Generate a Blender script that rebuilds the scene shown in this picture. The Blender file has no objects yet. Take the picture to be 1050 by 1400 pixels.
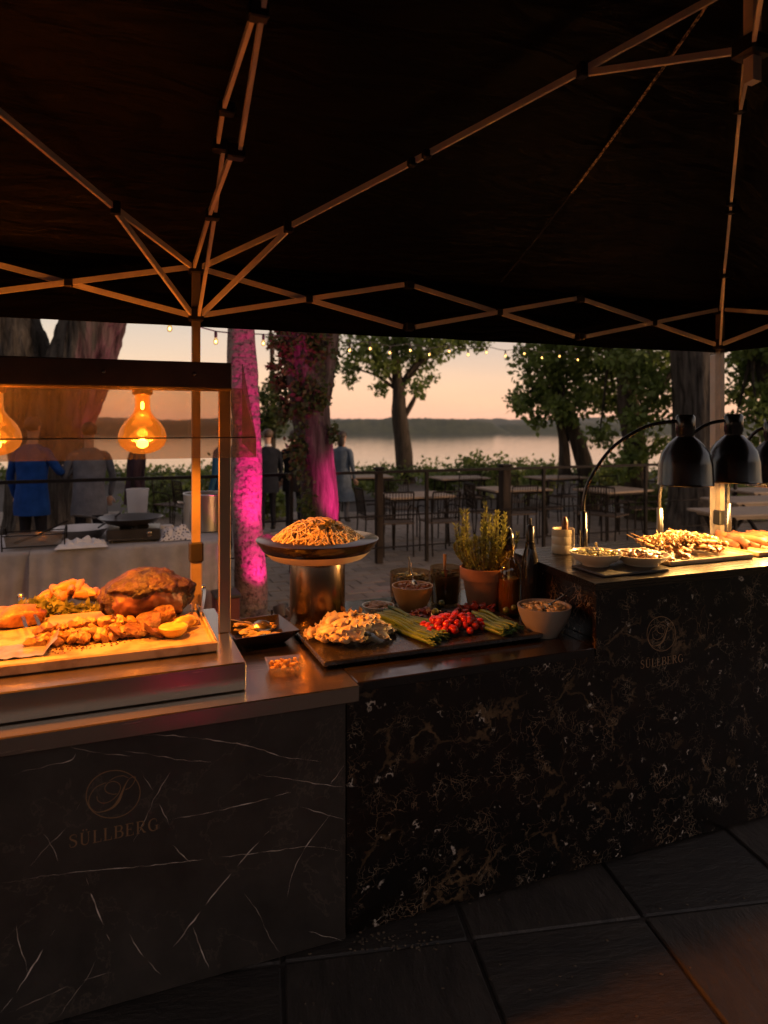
import bpy, bmesh, math, random
import numpy as np
from mathutils import Vector, Matrix, Quaternion, noise
R = math.radians
rnd = random.Random(7)
scene = bpy.context.scene
col = scene.collection

# ---------------------------------------------------------------- camera
CAMH = 1.77
HZ, FPX = 580.0, 950.0          # horizon row and focal length in pixels of the 1050x1400 photograph
cd = bpy.data.cameras.new('camera'); cam = bpy.data.objects.new('camera', cd); col.objects.link(cam)
cam.location = (0, 0, CAMH); cam.rotation_euler = (R(90), 0, 0)
cd.sensor_width = 36; cd.lens = 36*FPX/1400; cd.shift_y = -(700-HZ)/1400
cd.clip_start = 0.05; cd.clip_end = 40000
cd.dof.use_dof = True; cd.dof.focus_distance = 2.75; cd.dof.aperture_fstop = 2.4
scene.camera = cam
# ---------------------------------------------------------------- sky, sun, exposure
SUN_EL, SUN_AZ = R(2.0), R(110)   # azimuth clockwise from +Y: just above the horizon, out of frame
w = bpy.data.worlds.new('World'); scene.world = w; w.use_nodes = True
wn, wl = w.node_tree.nodes, w.node_tree.links
sky = wn.new('ShaderNodeTexSky'); sky.sky_type = 'NISHITA'; sky.sun_disc = False
sky.sun_elevation = SUN_EL; sky.sun_rotation = SUN_AZ
sky.altitude = 0; sky.air_density = 1.0; sky.dust_density = .3; sky.ozone_density = 1.0
veil = wn.new('ShaderNodeMix'); veil.data_type = 'RGBA'; veil.blend_type = 'ADD'   # thin even layer of high dusk cloud
veil.inputs['Factor'].default_value = 1
tcw = wn.new('ShaderNodeTexCoord'); mpw = wn.new('ShaderNodeMapping'); mpw.inputs['Scale'].default_value = (1.2, 1.2, 9); cln = wn.new('ShaderNodeTexNoise'); cln.inputs['Scale'].default_value = 2.4; cln.inputs['Detail'].default_value = 5
wl.new(tcw.outputs['Generated'], mpw.inputs['Vector']); wl.new(mpw.outputs['Vector'], cln.inputs['Vector'])
clr = wn.new('ShaderNodeValToRGB'); clr.color_ramp.elements[0].position = .36; clr.color_ramp.elements[1].position = .62
clr.color_ramp.elements[0].color = (1.42, 1.05, 1.00, 1); clr.color_ramp.elements[1].color = (1.58, 1.14, 1.02, 1)
wl.new(cln.outputs['Fac'], clr.inputs['Fac'])
sep = wn.new('ShaderNodeSeparateXYZ'); wl.new(tcw.outputs['Generated'], sep.inputs[0])           # afterglow: warmer towards the horizon all round
glow = wn.new('ShaderNodeValToRGB'); ge = glow.color_ramp.elements; ge[0].position = 0; ge[0].color = (1.62, 1.22, 1.06, 1); ge[1].position = .16; ge[1].color = (.76, .80, .88, 1)
wl.new(sep.outputs['Z'], glow.inputs['Fac'])
mulw = wn.new('ShaderNodeMix'); mulw.data_type = 'RGBA'; mulw.blend_type = 'MULTIPLY'; mulw.inputs['Factor'].default_value = 1
wl.new(clr.outputs['Color'], mulw.inputs['A']); wl.new(glow.outputs['Color'], mulw.inputs['B']); wl.new(mulw.outputs['Result'], veil.inputs['B'])
dim = wn.new('ShaderNodeVectorMath'); dim.operation = 'SCALE'; dim.inputs['Scale'].default_value = .42
bg = wn['Background']; bg.inputs['Strength'].default_value = 0.15
wl.new(sky.outputs['Color'], dim.inputs[0]); wl.new(dim.outputs[0], veil.inputs['A']); wl.new(veil.outputs['Result'], bg.inputs['Color'])
sl = bpy.data.lights.new('sun', 'SUN'); sl.energy = 1.4; sl.angle = R(8); sl.color = (1, .62, .38)
so = bpy.data.objects.new('sun', sl); col.objects.link(so)
sdir = Vector((math.sin(SUN_AZ)*math.cos(SUN_EL), math.cos(SUN_AZ)*math.cos(SUN_EL), math.sin(SUN_EL)))
so.rotation_euler = sdir.to_track_quat('Z', 'Y').to_euler(); so.location = (0, 0, 30)
scene.cycles.max_bounces = 7; scene.cycles.volume_bounces = 0; scene.cycles.transparent_max_bounces = 14
vs = scene.view_settings; vs.view_transform = 'Standard'; vs.look = 'None'; vs.exposure = 1.3; vs.gamma = 1; vs.use_curve_mapping = False

# ---------------------------------------------------------------- frames: u along the counters, w away from the guests
K = Vector((-.127, 2.368, 0)); ROT = math.atan2(.3686, .93); CU, SU = math.cos(ROT), math.sin(ROT)
def P(u, w, z=0): return Vector((K.x+u*CU-w*SU, K.y+u*SU+w*CU, z))
def UW(p):
    d = Vector(p)-K; return (d.x*CU+d.y*SU, -d.x*SU+d.y*CU)
def ray(x, y): return Vector(((x-525)/FPX, 1, (HZ-y)/FPX))
def pd(x, y, Y): return Vector((0, 0, CAMH))+ray(x, y)*Y
def pz(x, y, z):                       # pixel on the level plane z
    return Vector((0, 0, CAMH))+ray(x, y)*((CAMH-z)*FPX/(y-HZ))
def pw(x, y, wv):                      # pixel on the plane w = wv
    d = ray(x, y); n = Vector((-SU, CU, 0)); t = (wv+n.dot(Vector((K.x, K.y, 0))))/n.dot(Vector((d.x, d.y, 0)))
    return Vector((0, 0, CAMH))+d*t

# ---------------------------------------------------------------- materials
MATS = {}
def nn(nt, t, **kw):
    n = nt.nodes.new('ShaderNode'+t)
    for k, v in kw.items(): setattr(n, k, v)
    return n
def ramp(nt, fac, stops):
    r = nn(nt, 'ValToRGB'); e = r.color_ramp.elements
    while len(e) < len(stops): e.new(.5)
    for i, (p, c) in enumerate(stops):
        e[i].position = p; e[i].color = (*c, 1) if len(c) == 3 else c
    nt.links.new(fac, r.inputs['Fac']); return r.outputs['Color']
def newmat(name):
    m = bpy.data.materials.new(name); m.use_nodes = True
    return m, m.node_tree, m.node_tree.nodes['Principled BSDF']
def coords(nt, scale=(1, 1, 1), kind='Object'):
    tc = nn(nt, 'TexCoord'); mp = nn(nt, 'Mapping'); mp.inputs['Scale'].default_value = scale
    nt.links.new(tc.outputs[kind], mp.inputs['Vector']); return mp.outputs['Vector']
def noi(nt, vec, scale, detail=4, rough=.6, dist=0):
    n = nn(nt, 'TexNoise'); n.inputs['Scale'].default_value = scale; n.inputs['Detail'].default_value = detail
    n.inputs['Roughness'].default_value = rough; n.inputs['Distortion'].default_value = dist
    nt.links.new(vec, n.inputs['Vector']); return n
def bump(nt, b, h, strength, dist):
    bp = nn(nt, 'Bump'); bp.inputs['Strength'].default_value = strength; bp.inputs['Distance'].default_value = dist
    nt.links.new(h, bp.inputs['Height']); nt.links.new(bp.outputs['Normal'], b.inputs['Normal']); return bp
def M(name, c1, c2=None, sc=8, rough=.6, metal=0, bmp=0, bsc=None, bd=.005, stretch=(1, 1, 1), spec=.5, lo=.35, hi=.65, sss=0, kind='Object', rvar=0, rand=0):
    if name in MATS: return MATS[name]
    m, nt, b = newmat(name)
    b.inputs['Roughness'].default_value = rough; b.inputs['Metallic'].default_value = metal
    b.inputs['Specular IOR Level'].default_value = spec
    v = coords(nt, stretch, kind)
    if c2 is None: c2 = tuple(x*.75 for x in c1)
    n = noi(nt, v, sc)
    c = ramp(nt, n.outputs['Fac'], [(lo, c1), (hi, c2)])
    if rand:
        oi = nn(nt, 'ObjectInfo'); mr = nn(nt, 'MapRange'); mr.inputs['To Min'].default_value = 1-rand; mr.inputs['To Max'].default_value = 1+rand
        nt.links.new(oi.outputs['Random'], mr.inputs['Value'])
        hs = nn(nt, 'HueSaturation'); nt.links.new(mr.outputs['Result'], hs.inputs['Value']); nt.links.new(c, hs.inputs['Color']); c = hs.outputs['Color']
    nt.links.new(c, b.inputs['Base Color'])
    if rvar:
        n3 = noi(nt, v, sc*2.7); mr = nn(nt, 'MapRange'); mr.inputs['To Min'].default_value = max(0, rough-rvar); mr.inputs['To Max'].default_value = min(1, rough+rvar)
        mr.inputs['From Min'].default_value = .3; mr.inputs['From Max'].default_value = .7
        nt.links.new(n3.outputs['Fac'], mr.inputs['Value']); nt.links.new(mr.outputs['Result'], b.inputs['Roughness'])
    if bmp:
        n2 = noi(nt, v, bsc or sc*3, 6); bump(nt, b, n2.outputs['Fac'], bmp, bd)
    if sss:
        b.inputs['Subsurface Weight'].default_value = sss; b.inputs['Subsurface Radius'].default_value = (.01, .004, .002); b.inputs['Subsurface Scale'].default_value = .5
    MATS[name] = m; return m
def emis(name, c, s):
    m, nt, b = newmat(name); b.inputs['Base Color'].default_value = (*c, 1)
    b.inputs['Emission Color'].default_value = (*c, 1); b.inputs['Emission Strength'].default_value = s; MATS[name] = m; return m
def clear(name, tint, glossf, diff=0, dcol=(.8, .7, .6), rough=.03, emit=None, smear=0):
    m, nt, b = newmat(name); nt.nodes.remove(b); out = nt.nodes['Material Output']
    t = nn(nt, 'BsdfTransparent'); t.inputs[0].default_value = (*tint, 1)
    g = nn(nt, 'BsdfGlossy'); g.inputs['Roughness'].default_value = rough
    mx = nn(nt, 'MixShader'); lw_ = nn(nt, 'LayerWeight'); lw_.inputs['Blend'].default_value = .5; pw_ = nn(nt, 'Math', operation='POWER'); pw_.inputs[1].default_value = 4
    ad = nn(nt, 'Math', operation='MULTIPLY_ADD'); ad.inputs[1].default_value = .7; ad.inputs[2].default_value = glossf+.03; ad.use_clamp = True
    nt.links.new(lw_.outputs['Facing'], pw_.inputs[0]); nt.links.new(pw_.outputs[0], ad.inputs[0]); nt.links.new(ad.outputs[0], mx.inputs[0])
    nt.links.new(t.outputs[0], mx.inputs[1]); nt.links.new(g.outputs[0], mx.inputs[2]); o = mx.outputs[0]
    if diff:
        d = nn(nt, 'BsdfDiffuse'); d.inputs[0].default_value = (*dcol, 1); tr = nn(nt, 'BsdfTranslucent'); tr.inputs[0].default_value = (*dcol, 1)
        m1 = nn(nt, 'MixShader'); m1.inputs[0].default_value = .5; nt.links.new(d.outputs[0], m1.inputs[1]); nt.links.new(tr.outputs[0], m1.inputs[2])
        m2 = nn(nt, 'MixShader'); m2.inputs[0].default_value = diff
        if smear:
            v = coords(nt, (9, 9, .8)); n = noi(nt, v, 1.5, 6, .7); mr = nn(nt, 'MapRange'); mr.inputs['From Min'].default_value = .3; mr.inputs['From Max'].default_value = .75
            mr.inputs['To Min'].default_value = diff*(1-smear); mr.inputs['To Max'].default_value = diff*(1+smear); nt.links.new(n.outputs['Fac'], mr.inputs['Value']); nt.links.new(mr.outputs['Result'], m2.inputs[0])
        nt.links.new(o, m2.inputs[1]); nt.links.new(m1.outputs[0], m2.inputs[2]); o = m2.outputs[0]
    if emit:
        e = nn(nt, 'Emission'); e.inputs[0].default_value = (*emit[0], 1); e.inputs[1].default_value = emit[1]
        a = nn(nt, 'AddShader'); nt.links.new(o, a.inputs[0]); nt.links.new(e.outputs[0], a.inputs[1]); o = a.outputs[0]
    nt.links.new(o, out.inputs['Surface']); MATS[name] = m; return m

def marble_right():
    m, nt, b = newmat('brown_black_marble'); v = coords(nt)
    nz = noi(nt, v, 5, 5, .6); sub = nn(nt, 'VectorMath', operation='SUBTRACT'); sub.inputs[1].default_value = (.5, .5, .5)
    nt.links.new(nz.outputs['Color'], sub.inputs[0]); sc = nn(nt, 'VectorMath', operation='SCALE'); sc.inputs['Scale'].default_value = .22
    nt.links.new(sub.outputs[0], sc.inputs[0]); ad = nn(nt, 'VectorMath', operation='ADD'); nt.links.new(v, ad.inputs[0]); nt.links.new(sc.outputs[0], ad.inputs[1])
    def vein(scale, width, mlo, mhi, msc):
        vo = nn(nt, 'TexVoronoi', feature='DISTANCE_TO_EDGE'); vo.inputs['Scale'].default_value = scale; nt.links.new(ad.outputs[0], vo.inputs['Vector'])
        mr = nn(nt, 'MapRange', interpolation_type='SMOOTHSTEP'); mr.inputs['From Min'].default_value = 0; mr.inputs['From Max'].default_value = width
        mr.inputs['To Min'].default_value = 1; mr.inputs['To Max'].default_value = 0; nt.links.new(vo.outputs['Distance'], mr.inputs['Value'])
        mk = noi(nt, v, msc, 3); m2 = nn(nt, 'MapRange', interpolation_type='SMOOTHSTEP'); m2.inputs['From Min'].default_value = mlo; m2.inputs['From Max'].default_value = mhi
        nt.links.new(mk.outputs['Fac'], m2.inputs['Value']); mu = nn(nt, 'Math', operation='MULTIPLY'); nt.links.new(mr.outputs[0], mu.inputs[0]); nt.links.new(m2.outputs[0], mu.inputs[1]); return mu.outputs[0]
    a = vein(15, .030, .46, .70, 6); c = vein(32, .045, .48, .7, 12); d = vein(30, .13, .62, .70, 16); e = vein(5.5, .05, .48, .7, 4)
    base = noi(nt, v, 9, 6); bc = ramp(nt, base.outputs['Fac'], [(.35, (.004, .003, .0025)), (.75, (.014, .008, .0055))])
    def mixc(col_, fac, tgt, k):
        mm = nn(nt, 'Math', operation='MULTIPLY'); mm.inputs[1].default_value = k; nt.links.new(fac, mm.inputs[0])
        x = nn(nt, 'Mix', data_type='RGBA'); nt.links.new(mm.outputs[0], x.inputs['Factor']); nt.links.new(col_, x.inputs['A']); x.inputs['B'].default_value = (*tgt, 1); return x.outputs['Result']
    o = mixc(bc, e, (.20, .12, .06), .7); o = mixc(o, a, (.26, .17, .10), .8); o = mixc(o, c, (.34, .26, .18), .6); o = mixc(o, d, (.62, .52, .42), .95)
    nt.links.new(o, b.inputs['Base Color']); b.inputs['Roughness'].default_value = .22
    return m
def marble_left():
    m, nt, b = newmat('charcoal_marble'); v = coords(nt)
    n = noi(nt, v, 4, 8, .65); c = ramp(nt, n.outputs['Fac'], [(.3, (.024, .020, .017)), (.72, (.062, .050, .041))])
    nz = noi(nt, v, 1.6, 8, .62, .4); s = nn(nt, 'Math', operation='SUBTRACT'); s.inputs[1].default_value = .5; nt.links.new(nz.outputs['Fac'], s.inputs[0])
    ab = nn(nt, 'Math', operation='ABSOLUTE'); nt.links.new(s.outputs[0], ab.inputs[0])
    mr = nn(nt, 'MapRange', interpolation_type='SMOOTHSTEP'); mr.inputs['From Max'].default_value = .006; mr.inputs['To Min'].default_value = .22; mr.inputs['To Max'].default_value = 0; nt.links.new(ab.outputs[0], mr.inputs['Value'])
    x = nn(nt, 'Mix', data_type='RGBA'); nt.links.new(mr.outputs[0], x.inputs['Factor']); nt.links.new(c, x.inputs['A']); x.inputs['B'].default_value = (.2, .15, .11, 1)
    nt.links.new(x.outputs['Result'], b.inputs['Base Color']); b.inputs['Roughness'].default_value = .32
    return m
def brushed(name, c, rough=.3, stretch=(.6, 60, 60)):
    m, nt, b = newmat(name); v = coords(nt, stretch); n = noi(nt, v, 6, 5)
    b.inputs['Base Color'].default_value = (*c, 1); b.inputs['Metallic'].default_value = 1
    mr = nn(nt, 'MapRange'); mr.inputs['To Min'].default_value = rough-.05; mr.inputs['To Max'].default_value = rough+.07; nt.links.new(n.outputs['Fac'], mr.inputs['Value']); nt.links.new(mr.outputs[0], b.inputs['Roughness'])
    MATS[name] = m; return m
def slate(name, c1, c2, rough=.55):
    m, nt, b = newmat(name); oi = nn(nt, 'ObjectInfo'); tc = nn(nt, 'TexCoord'); ad = nn(nt, 'VectorMath', operation='ADD'); sc = nn(nt, 'VectorMath', operation='SCALE'); sc.inputs['Scale'].default_value = 1
    mu = nn(nt, 'Math', operation='MULTIPLY'); mu.inputs[1].default_value = 37; nt.links.new(oi.outputs['Random'], mu.inputs[0])
    nt.links.new(tc.outputs['Object'], ad.inputs[0]); nt.links.new(mu.outputs[0], ad.inputs[1])
    mp = nn(nt, 'Mapping'); mp.inputs['Rotation'].default_value = (0, 0, .6); mp.inputs['Scale'].default_value = (1, 3.2, 1); nt.links.new(ad.outputs[0], mp.inputs['Vector'])
    n = noi(nt, mp.outputs['Vector'], 4, 9, .68, .5); c = ramp(nt, n.outputs['Fac'], [(.32, c1), (.68, c2)])
    mr = nn(nt, 'MapRange'); mr.inputs['To Min'].default_value = .7; mr.inputs['To Max'].default_value = 1.3; nt.links.new(oi.outputs['Random'], mr.inputs['Value'])
    hs = nn(nt, 'HueSaturation'); nt.links.new(mr.outputs[0], hs.inputs['Value']); nt.links.new(c, hs.inputs['Color']); nt.links.new(hs.outputs[0], b.inputs['Base Color'])
    b.inputs['Roughness'].default_value = rough; n2 = noi(nt, mp.outputs['Vector'], 9, 9, .7); bump(nt, b, n2.outputs['Fac'], .8, .015); MATS[name] = m; return m
def bark(name, c1, c2, sx=14, sz=1.6, strength=1, dist=.04):
    m, nt, b = newmat(name); v = coords(nt, (sx, sx, sz)); n = noi(nt, v, 1, 8, .65, .8)
    c = ramp(nt, n.outputs['Fac'], [(.35, c1), (.65, c2)]); nt.links.new(c, b.inputs['Base Color']); b.inputs['Roughness'].default_value = .9; b.inputs['Specular IOR Level'].default_value = .1
    bump(nt, b, n.outputs['Fac'], strength, dist); MATS[name] = m; return m
def leafmat(name, dark, light, sc=2.5):
    m, nt, b = newmat(name); v = coords(nt); n = noi(nt, v, sc, 3); n2 = noi(nt, v, 40, 2)
    ad = nn(nt, 'Math', operation='MULTIPLY_ADD'); ad.inputs[1].default_value = .5; nt.links.new(n2.outputs['Fac'], ad.inputs[0])
    h = nn(nt, 'Math', operation='MULTIPLY'); h.inputs[1].default_value = .5; nt.links.new(n.outputs['Fac'], h.inputs[0]); nt.links.new(h.outputs[0], ad.inputs[2])
    c = ramp(nt, ad.outputs[0], [(.36, dark), (.64, light)]); nt.links.new(c, b.inputs['Base Color']); b.inputs['Roughness'].default_value = .5
    out = nt.nodes['Material Output']; tr = nn(nt, 'BsdfTranslucent'); nt.links.new(c, tr.inputs[0]); mx = nn(nt, 'MixShader'); mx.inputs[0].default_value = .55
    nt.links.new(b.outputs[0], mx.inputs[1]); nt.links.new(tr.outputs[0], mx.inputs[2]); nt.links.new(mx.outputs[0], out.inputs['Surface']); MATS[name] = m; return m

# ---------------------------------------------------------------- mesh helpers
class MB:
    def __init__(s): s.v = []; s.f = []; s.mi = []
    def add(s, vs_, fs, mi=0):
        o = len(s.v); s.v.extend([tuple(x) for x in vs_])
        for f in fs: s.f.append(tuple(i+o for i in f)); s.mi.append(mi)
        return s
    def box(s, c, size, rot=None, mi=0):
        hx, hy, hz = [x/2 for x in size]; c = Vector(c)
        q = [Vector((x, y, z)) for z in (-hz, hz) for y in (-hy, hy) for x in (-hx, hx)]
        if rot is not None: q = [rot @ x for x in q]
        return s.add([c+x for x in q], [(0, 2, 3, 1), (4, 5, 7, 6), (0, 1, 5, 4), (2, 6, 7, 3), (0, 4, 6, 2), (1, 3, 7, 5)], mi)
    def bevbox(s, c, size, b=.004, mi=0):
        hx, hy, hz = [x/2 for x in size]; vs_ = []
        for z, ins in ((-hz, b), (-hz+b, 0), (hz-b, 0), (hz, b)):
            X, Y = hx-ins, hy-ins
            for (x, y) in ((-X+b, -Y), (X-b, -Y), (X, -Y+b), (X, Y-b), (X-b, Y), (-X+b, Y), (-X, Y-b), (-X, -Y+b)): vs_.append((c[0]+x, c[1]+y, c[2]+z))
        fs = [tuple(range(7, -1, -1)), tuple(range(24, 32))]
        for k in range(3):
            for i in range(8): fs.append((k*8+i, k*8+(i+1) % 8, k*8+8+(i+1) % 8, k*8+8+i))
        return s.add(vs_, fs, mi)
    def bar(s, p, q, wd, ht, up=(0, 0, 1), mi=0):
        p, q = Vector(p), Vector(q); d = q-p; L = d.length; d.normalize(); upv = Vector(up)
        if abs(d.dot(upv)) > .98: upv = Vector((1, 0, 0))
        x = d.cross(upv).normalized(); y = x.cross(d)
        m = Matrix((x, d, y)).transposed()
        return s.box((p+q)/2, (wd, L, ht), m, mi)
    def tube(s, path, rad, n=8, cap=True, mi=0, disp=None, sq=1.0):
        path = [Vector(p) for p in path]
        if not hasattr(rad, '__len__'): rad = [rad]*len(path)
        t0 = (path[1]-path[0]).normalized(); ref = Vector((1, 0, 0)) if abs(t0.x) < .9 else Vector((0, 1, 0))
        x = t0.cross(ref).normalized(); vs_ = []; prev = t0
        for i, p in enumerate(path):
            t = (path[min(i+1, len(path)-1)]-path[max(i-1, 0)]).normalized()
            x = (prev.rotation_difference(t) @ x).normalized(); prev = t; y = t.cross(x)
            for k in range(n):
                a = 2*math.pi*k/n; d = x*math.cos(a)+y*math.sin(a)*sq; r = rad[i]
                if disp: r *= 1+disp(p+d*r, a, i)
                vs_.append(p+d*r)
        fs = []
        for i in range(len(path)-1):
            for k in range(n): fs.append((i*n+k, i*n+(k+1) % n, (i+1)*n+(k+1) % n, (i+1)*n+k))
        if cap: fs.append(tuple(range(n-1, -1, -1))); fs.append(tuple(range((len(path)-1)*n, len(path)*n)))
        return s.add(vs_, fs, mi)
    def lathe(s, prof, n=32, c=(0, 0, 0), mi=0, ell=(1, 1), wob=None):
        vs_ = []
        for j, (r, z) in enumerate(prof):
            for k in range(n):
                a = 2*math.pi*k/n; rr = r*(1+(wob(a, z) if wob else 0)); vs_.append((c[0]+rr*math.cos(a)*ell[0], c[1]+rr*math.sin(a)*ell[1], c[2]+z))
        fs = []
        for j in range(len(prof)-1):
            for k in range(n): fs.append((j*n+k, j*n+(k+1) % n, (j+1)*n+(k+1) % n, (j+1)*n+k))
        if prof[0][0] > 1e-6: fs.append(tuple(range(n-1, -1, -1)))
        if prof[-1][0] > 1e-6: fs.append(tuple(range((len(prof)-1)*n, len(prof)*n)))
        return s.add(vs_, fs, mi)
    def ball(s, c, r, sub=2, seed=0, amp=0, freq=3, mi=0, rot=None, flat=None):
        r = (r, r, r) if not hasattr(r, '__len__') else r
        bv, bf = ICO[sub]; vs_ = []; off = Vector((seed*3.1, seed*7.7, seed*1.3))
        for p in bv:
            k = 1+amp*noise.noise(p*freq+off)*1.5 if amp else 1
            q = Vector((p.x*r[0]*k, p.y*r[1]*k, p.z*r[2]*k))
            if flat is not None and q.z < flat: q.z = flat
            if rot is not None: q = rot @ q
            vs_.append(Vector(c)+q)
        return s.add(vs_, bf, mi)
    def ribbon(s, pts, wid, y=-.001, mi=0):        # flat stroke in the local x/z plane facing -y
        n = len(pts)
        if not hasattr(wid, '__len__'): wid = [wid]*n
        vs_ = []
        for i, p in enumerate(pts):
            a = pts[max(i-1, 0)]; b = pts[min(i+1, n-1)]; dx, dz = b[0]-a[0], b[1]-a[1]; L = math.hypot(dx, dz) or 1
            nx, nz = -dz/L*wid[i]/2, dx/L*wid[i]/2
            vs_ += [(p[0]-nx, y, p[1]-nz), (p[0]+nx, y, p[1]+nz)]
        return s.add(vs_, [(2*i, 2*i+2, 2*i+3, 2*i+1) for i in range(n-1)], mi)
    def mesh(s, name, mats, smooth=None):
        me = bpy.data.meshes.new(name); me.from_pydata(s.v, [], s.f)
        for m in (mats if isinstance(mats, (list, tuple)) else [mats]): me.materials.append(m)
        if any(s.mi): me.polygons.foreach_set('material_index', s.mi)
        me.update()
        if smooth is not None:
            me.shade_smooth()
            if smooth < 180: me.set_sharp_from_angle(angle=R(smooth))
        return me
    def build(s, name, mats, parent=None, smooth=None, loc=None, rot=None):
        o = bpy.data.objects.new(name, s.mesh(name, mats, smooth)); col.objects.link(o)
        if parent: o.parent = parent
        if loc is not None: o.location = loc
        if rot is not None: o.rotation_euler = rot
        return o
ICO = {}
for k_ in (1, 2, 3, 4):
    b_ = bmesh.new(); bmesh.ops.create_icosphere(b_, subdivisions=k_, radius=1); b_.verts.ensure_lookup_table()
    ICO[k_] = ([v.co.copy() for v in b_.verts], [tuple(v.index for v in f.verts) for f in b_.faces]); b_.free()
def tag(o, label=None, cat=None, group=None, kind=None):
    for k, v in (('label', label), ('category', cat), ('group', group), ('kind', kind)):
        if v: o[k] = v
    return o
def thing(name, label, cat, loc=(0, 0, 0), rz=0, group=None):
    o = bpy.data.objects.new(name, None); col.objects.link(o); o.empty_display_size = .1
    o.location = loc; o.rotation_euler = (0, 0, rz); return tag(o, label, cat, group)
def dup(o, loc=None, rot=None, scale=None, label=None, parent=None, group=None):
    c = o.copy(); col.objects.link(c)
    if parent: c.parent = parent
    if loc is not None: c.location = loc
    if rot is not None: c.rotation_euler = rot
    if scale is not None: c.scale = scale
    if label: c['label'] = label
    if group: c['group'] = group
    for ch in list(o.children): dup(ch, parent=c)
    return c
def smoothpath(pts, k=6):
    pts = [Vector(p) for p in pts]; out = []
    for i in range(len(pts)-1):
        p0 = pts[max(i-1, 0)]; p1 = pts[i]; p2 = pts[i+1]; p3 = pts[min(i+2, len(pts)-1)]
        for j in range(k):
            t = j/k; out.append(.5*((2*p1)+(p2-p0)*t+(2*p0-5*p1+4*p2-p3)*t*t+(3*p1-p0-3*p2+p3)*t**3))
    out.append(pts[-1]); return out
def light(name, kind, loc, energy, color, radius=.03, parent=None, target=None, spot=None, blend=.5):
    l = bpy.data.lights.new(name, kind); l.energy = energy; l.color = color; l.shadow_soft_size = radius
    if kind == 'SPOT': l.spot_size = R(spot); l.spot_blend = blend
    o = bpy.data.objects.new(name, l); col.objects.link(o); o.location = loc
    if target is not None: o.rotation_euler = (Vector(loc)-Vector(target)).to_track_quat('Z', 'Y').to_euler()
    if parent: o.parent = parent
    return o
# ---------------------------------------------------------------- shared materials
steel = brushed('brushed_steel', (.44, .38, .31), .24)
steel_dark = brushed('dark_steel', (.085, .068, .055), .26)
bronze = brushed('bronze_metal', (.20, .135, .09), .24, (40, 40, .8))
black_gloss = M('black_gloss', (.012, .010, .009), (.02, .016, .014), 5, rough=.16, rvar=.08)
black_matte = M('black_matte', (.014, .012, .011), (.024, .02, .018), 20, rough=.55, bmp=.2)
alu = M('frame_alu', (.86, .74, .60), (.78, .66, .52), 12, rough=.42, metal=.15, rvar=.1)
alu_pale = M('frame_pale', (.42, .36, .29), (.36, .30, .24), 10, rough=.5, metal=.1)
plastic = M('joint_plastic', (.012, .011, .010), None, 10, rough=.45)
wood = M('board_wood', (.42, .25, .11), (.30, .165, .07), 3, rough=.5, stretch=(1, 9, 9), bmp=.15, bsc=14)
slat_wood = M('weathered_wood', (.085, .062, .045), (.05, .036, .027), 4, rough=.75, spec=.12, stretch=(1, 8, 8), bmp=.3, bsc=10)
cream = M('cream_ceramic', (.66, .56, .40), (.60, .50, .36), 3, rough=.28)
iron = M('dark_iron', (.010, .008, .007), (.018, .014, .012), 20, rough=.6, spec=.06)
linen = M('grey_linen', (.27, .25, .245), (.21, .195, .19), 7, rough=.9, bmp=.25, bsc=60, bd=.002)
M_right, M_left = marble_right(), marble_left()
gold = M('gold_print', (.30, .17, .08), (.26, .145, .07), 30, rough=.45, metal=.1)

# ---------------------------------------------------------------- setting
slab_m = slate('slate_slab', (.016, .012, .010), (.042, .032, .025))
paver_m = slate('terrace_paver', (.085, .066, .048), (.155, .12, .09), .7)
grout = M('earth_joint', (.018, .013, .010), (.035, .026, .018), 30, rough=.95, bmp=.5)
m = MB(); ys = [-80, 26, 31, 40, 70, 118, 140, 12000]; zs = [-.012, -.012, -.9, -4, -15, -31, -40, -42]; xs = [-12000, -400, -60, 60, 400, 12000]
m.add([(x, y, z) for y, z in zip(ys, zs) for x in xs], [(j*6+i, j*6+i+1, j*6+7+i, j*6+6+i) for j in range(7) for i in range(5)])
ground = tag(m.build('ground', M('ground_soil', (.025, .03, .012), (.045, .045, .02), .6, rough=.95, kind='Object')), kind='structure')
m = MB().add([(-3, -3.5, -.006), (5, -3.5, -.006), (5, 4.6, -.006), (-3, 4.6, -.006)], [(0, 1, 2, 3)])
paving = tag(m.build('slate_paving', grout), kind='structure')
protos = []
for k in range(4):
    m = MB(); m.bevbox((0, 0, -.012), (.628, .628, .03), .006)
    m.v = [(x+.006*noise.noise((x*5+k*9, y*5, 0)), y+.006*noise.noise((x*5, y*5+k*9, 3)), z+.003*noise.noise((x*3, y*3+k, 7))) for x, y, z in m.v]
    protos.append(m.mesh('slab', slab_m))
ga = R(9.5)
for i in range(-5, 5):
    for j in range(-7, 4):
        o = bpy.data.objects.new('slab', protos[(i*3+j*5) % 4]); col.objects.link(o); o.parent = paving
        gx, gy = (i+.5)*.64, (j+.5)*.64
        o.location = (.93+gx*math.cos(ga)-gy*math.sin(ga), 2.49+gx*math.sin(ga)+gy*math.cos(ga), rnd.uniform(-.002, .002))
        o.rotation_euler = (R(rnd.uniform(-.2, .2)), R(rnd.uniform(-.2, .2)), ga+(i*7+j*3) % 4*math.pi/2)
m = MB().add([(-14, 4.7, -.007), (16, 4.7, -.007), (16, 24, -.007), (-14, 24, -.007)], [(0, 1, 2, 3)])
terrace = tag(m.build('terrace', grout), kind='structure')
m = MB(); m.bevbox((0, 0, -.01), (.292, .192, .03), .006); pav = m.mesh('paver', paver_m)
rest = MB(); cand = []
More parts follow.
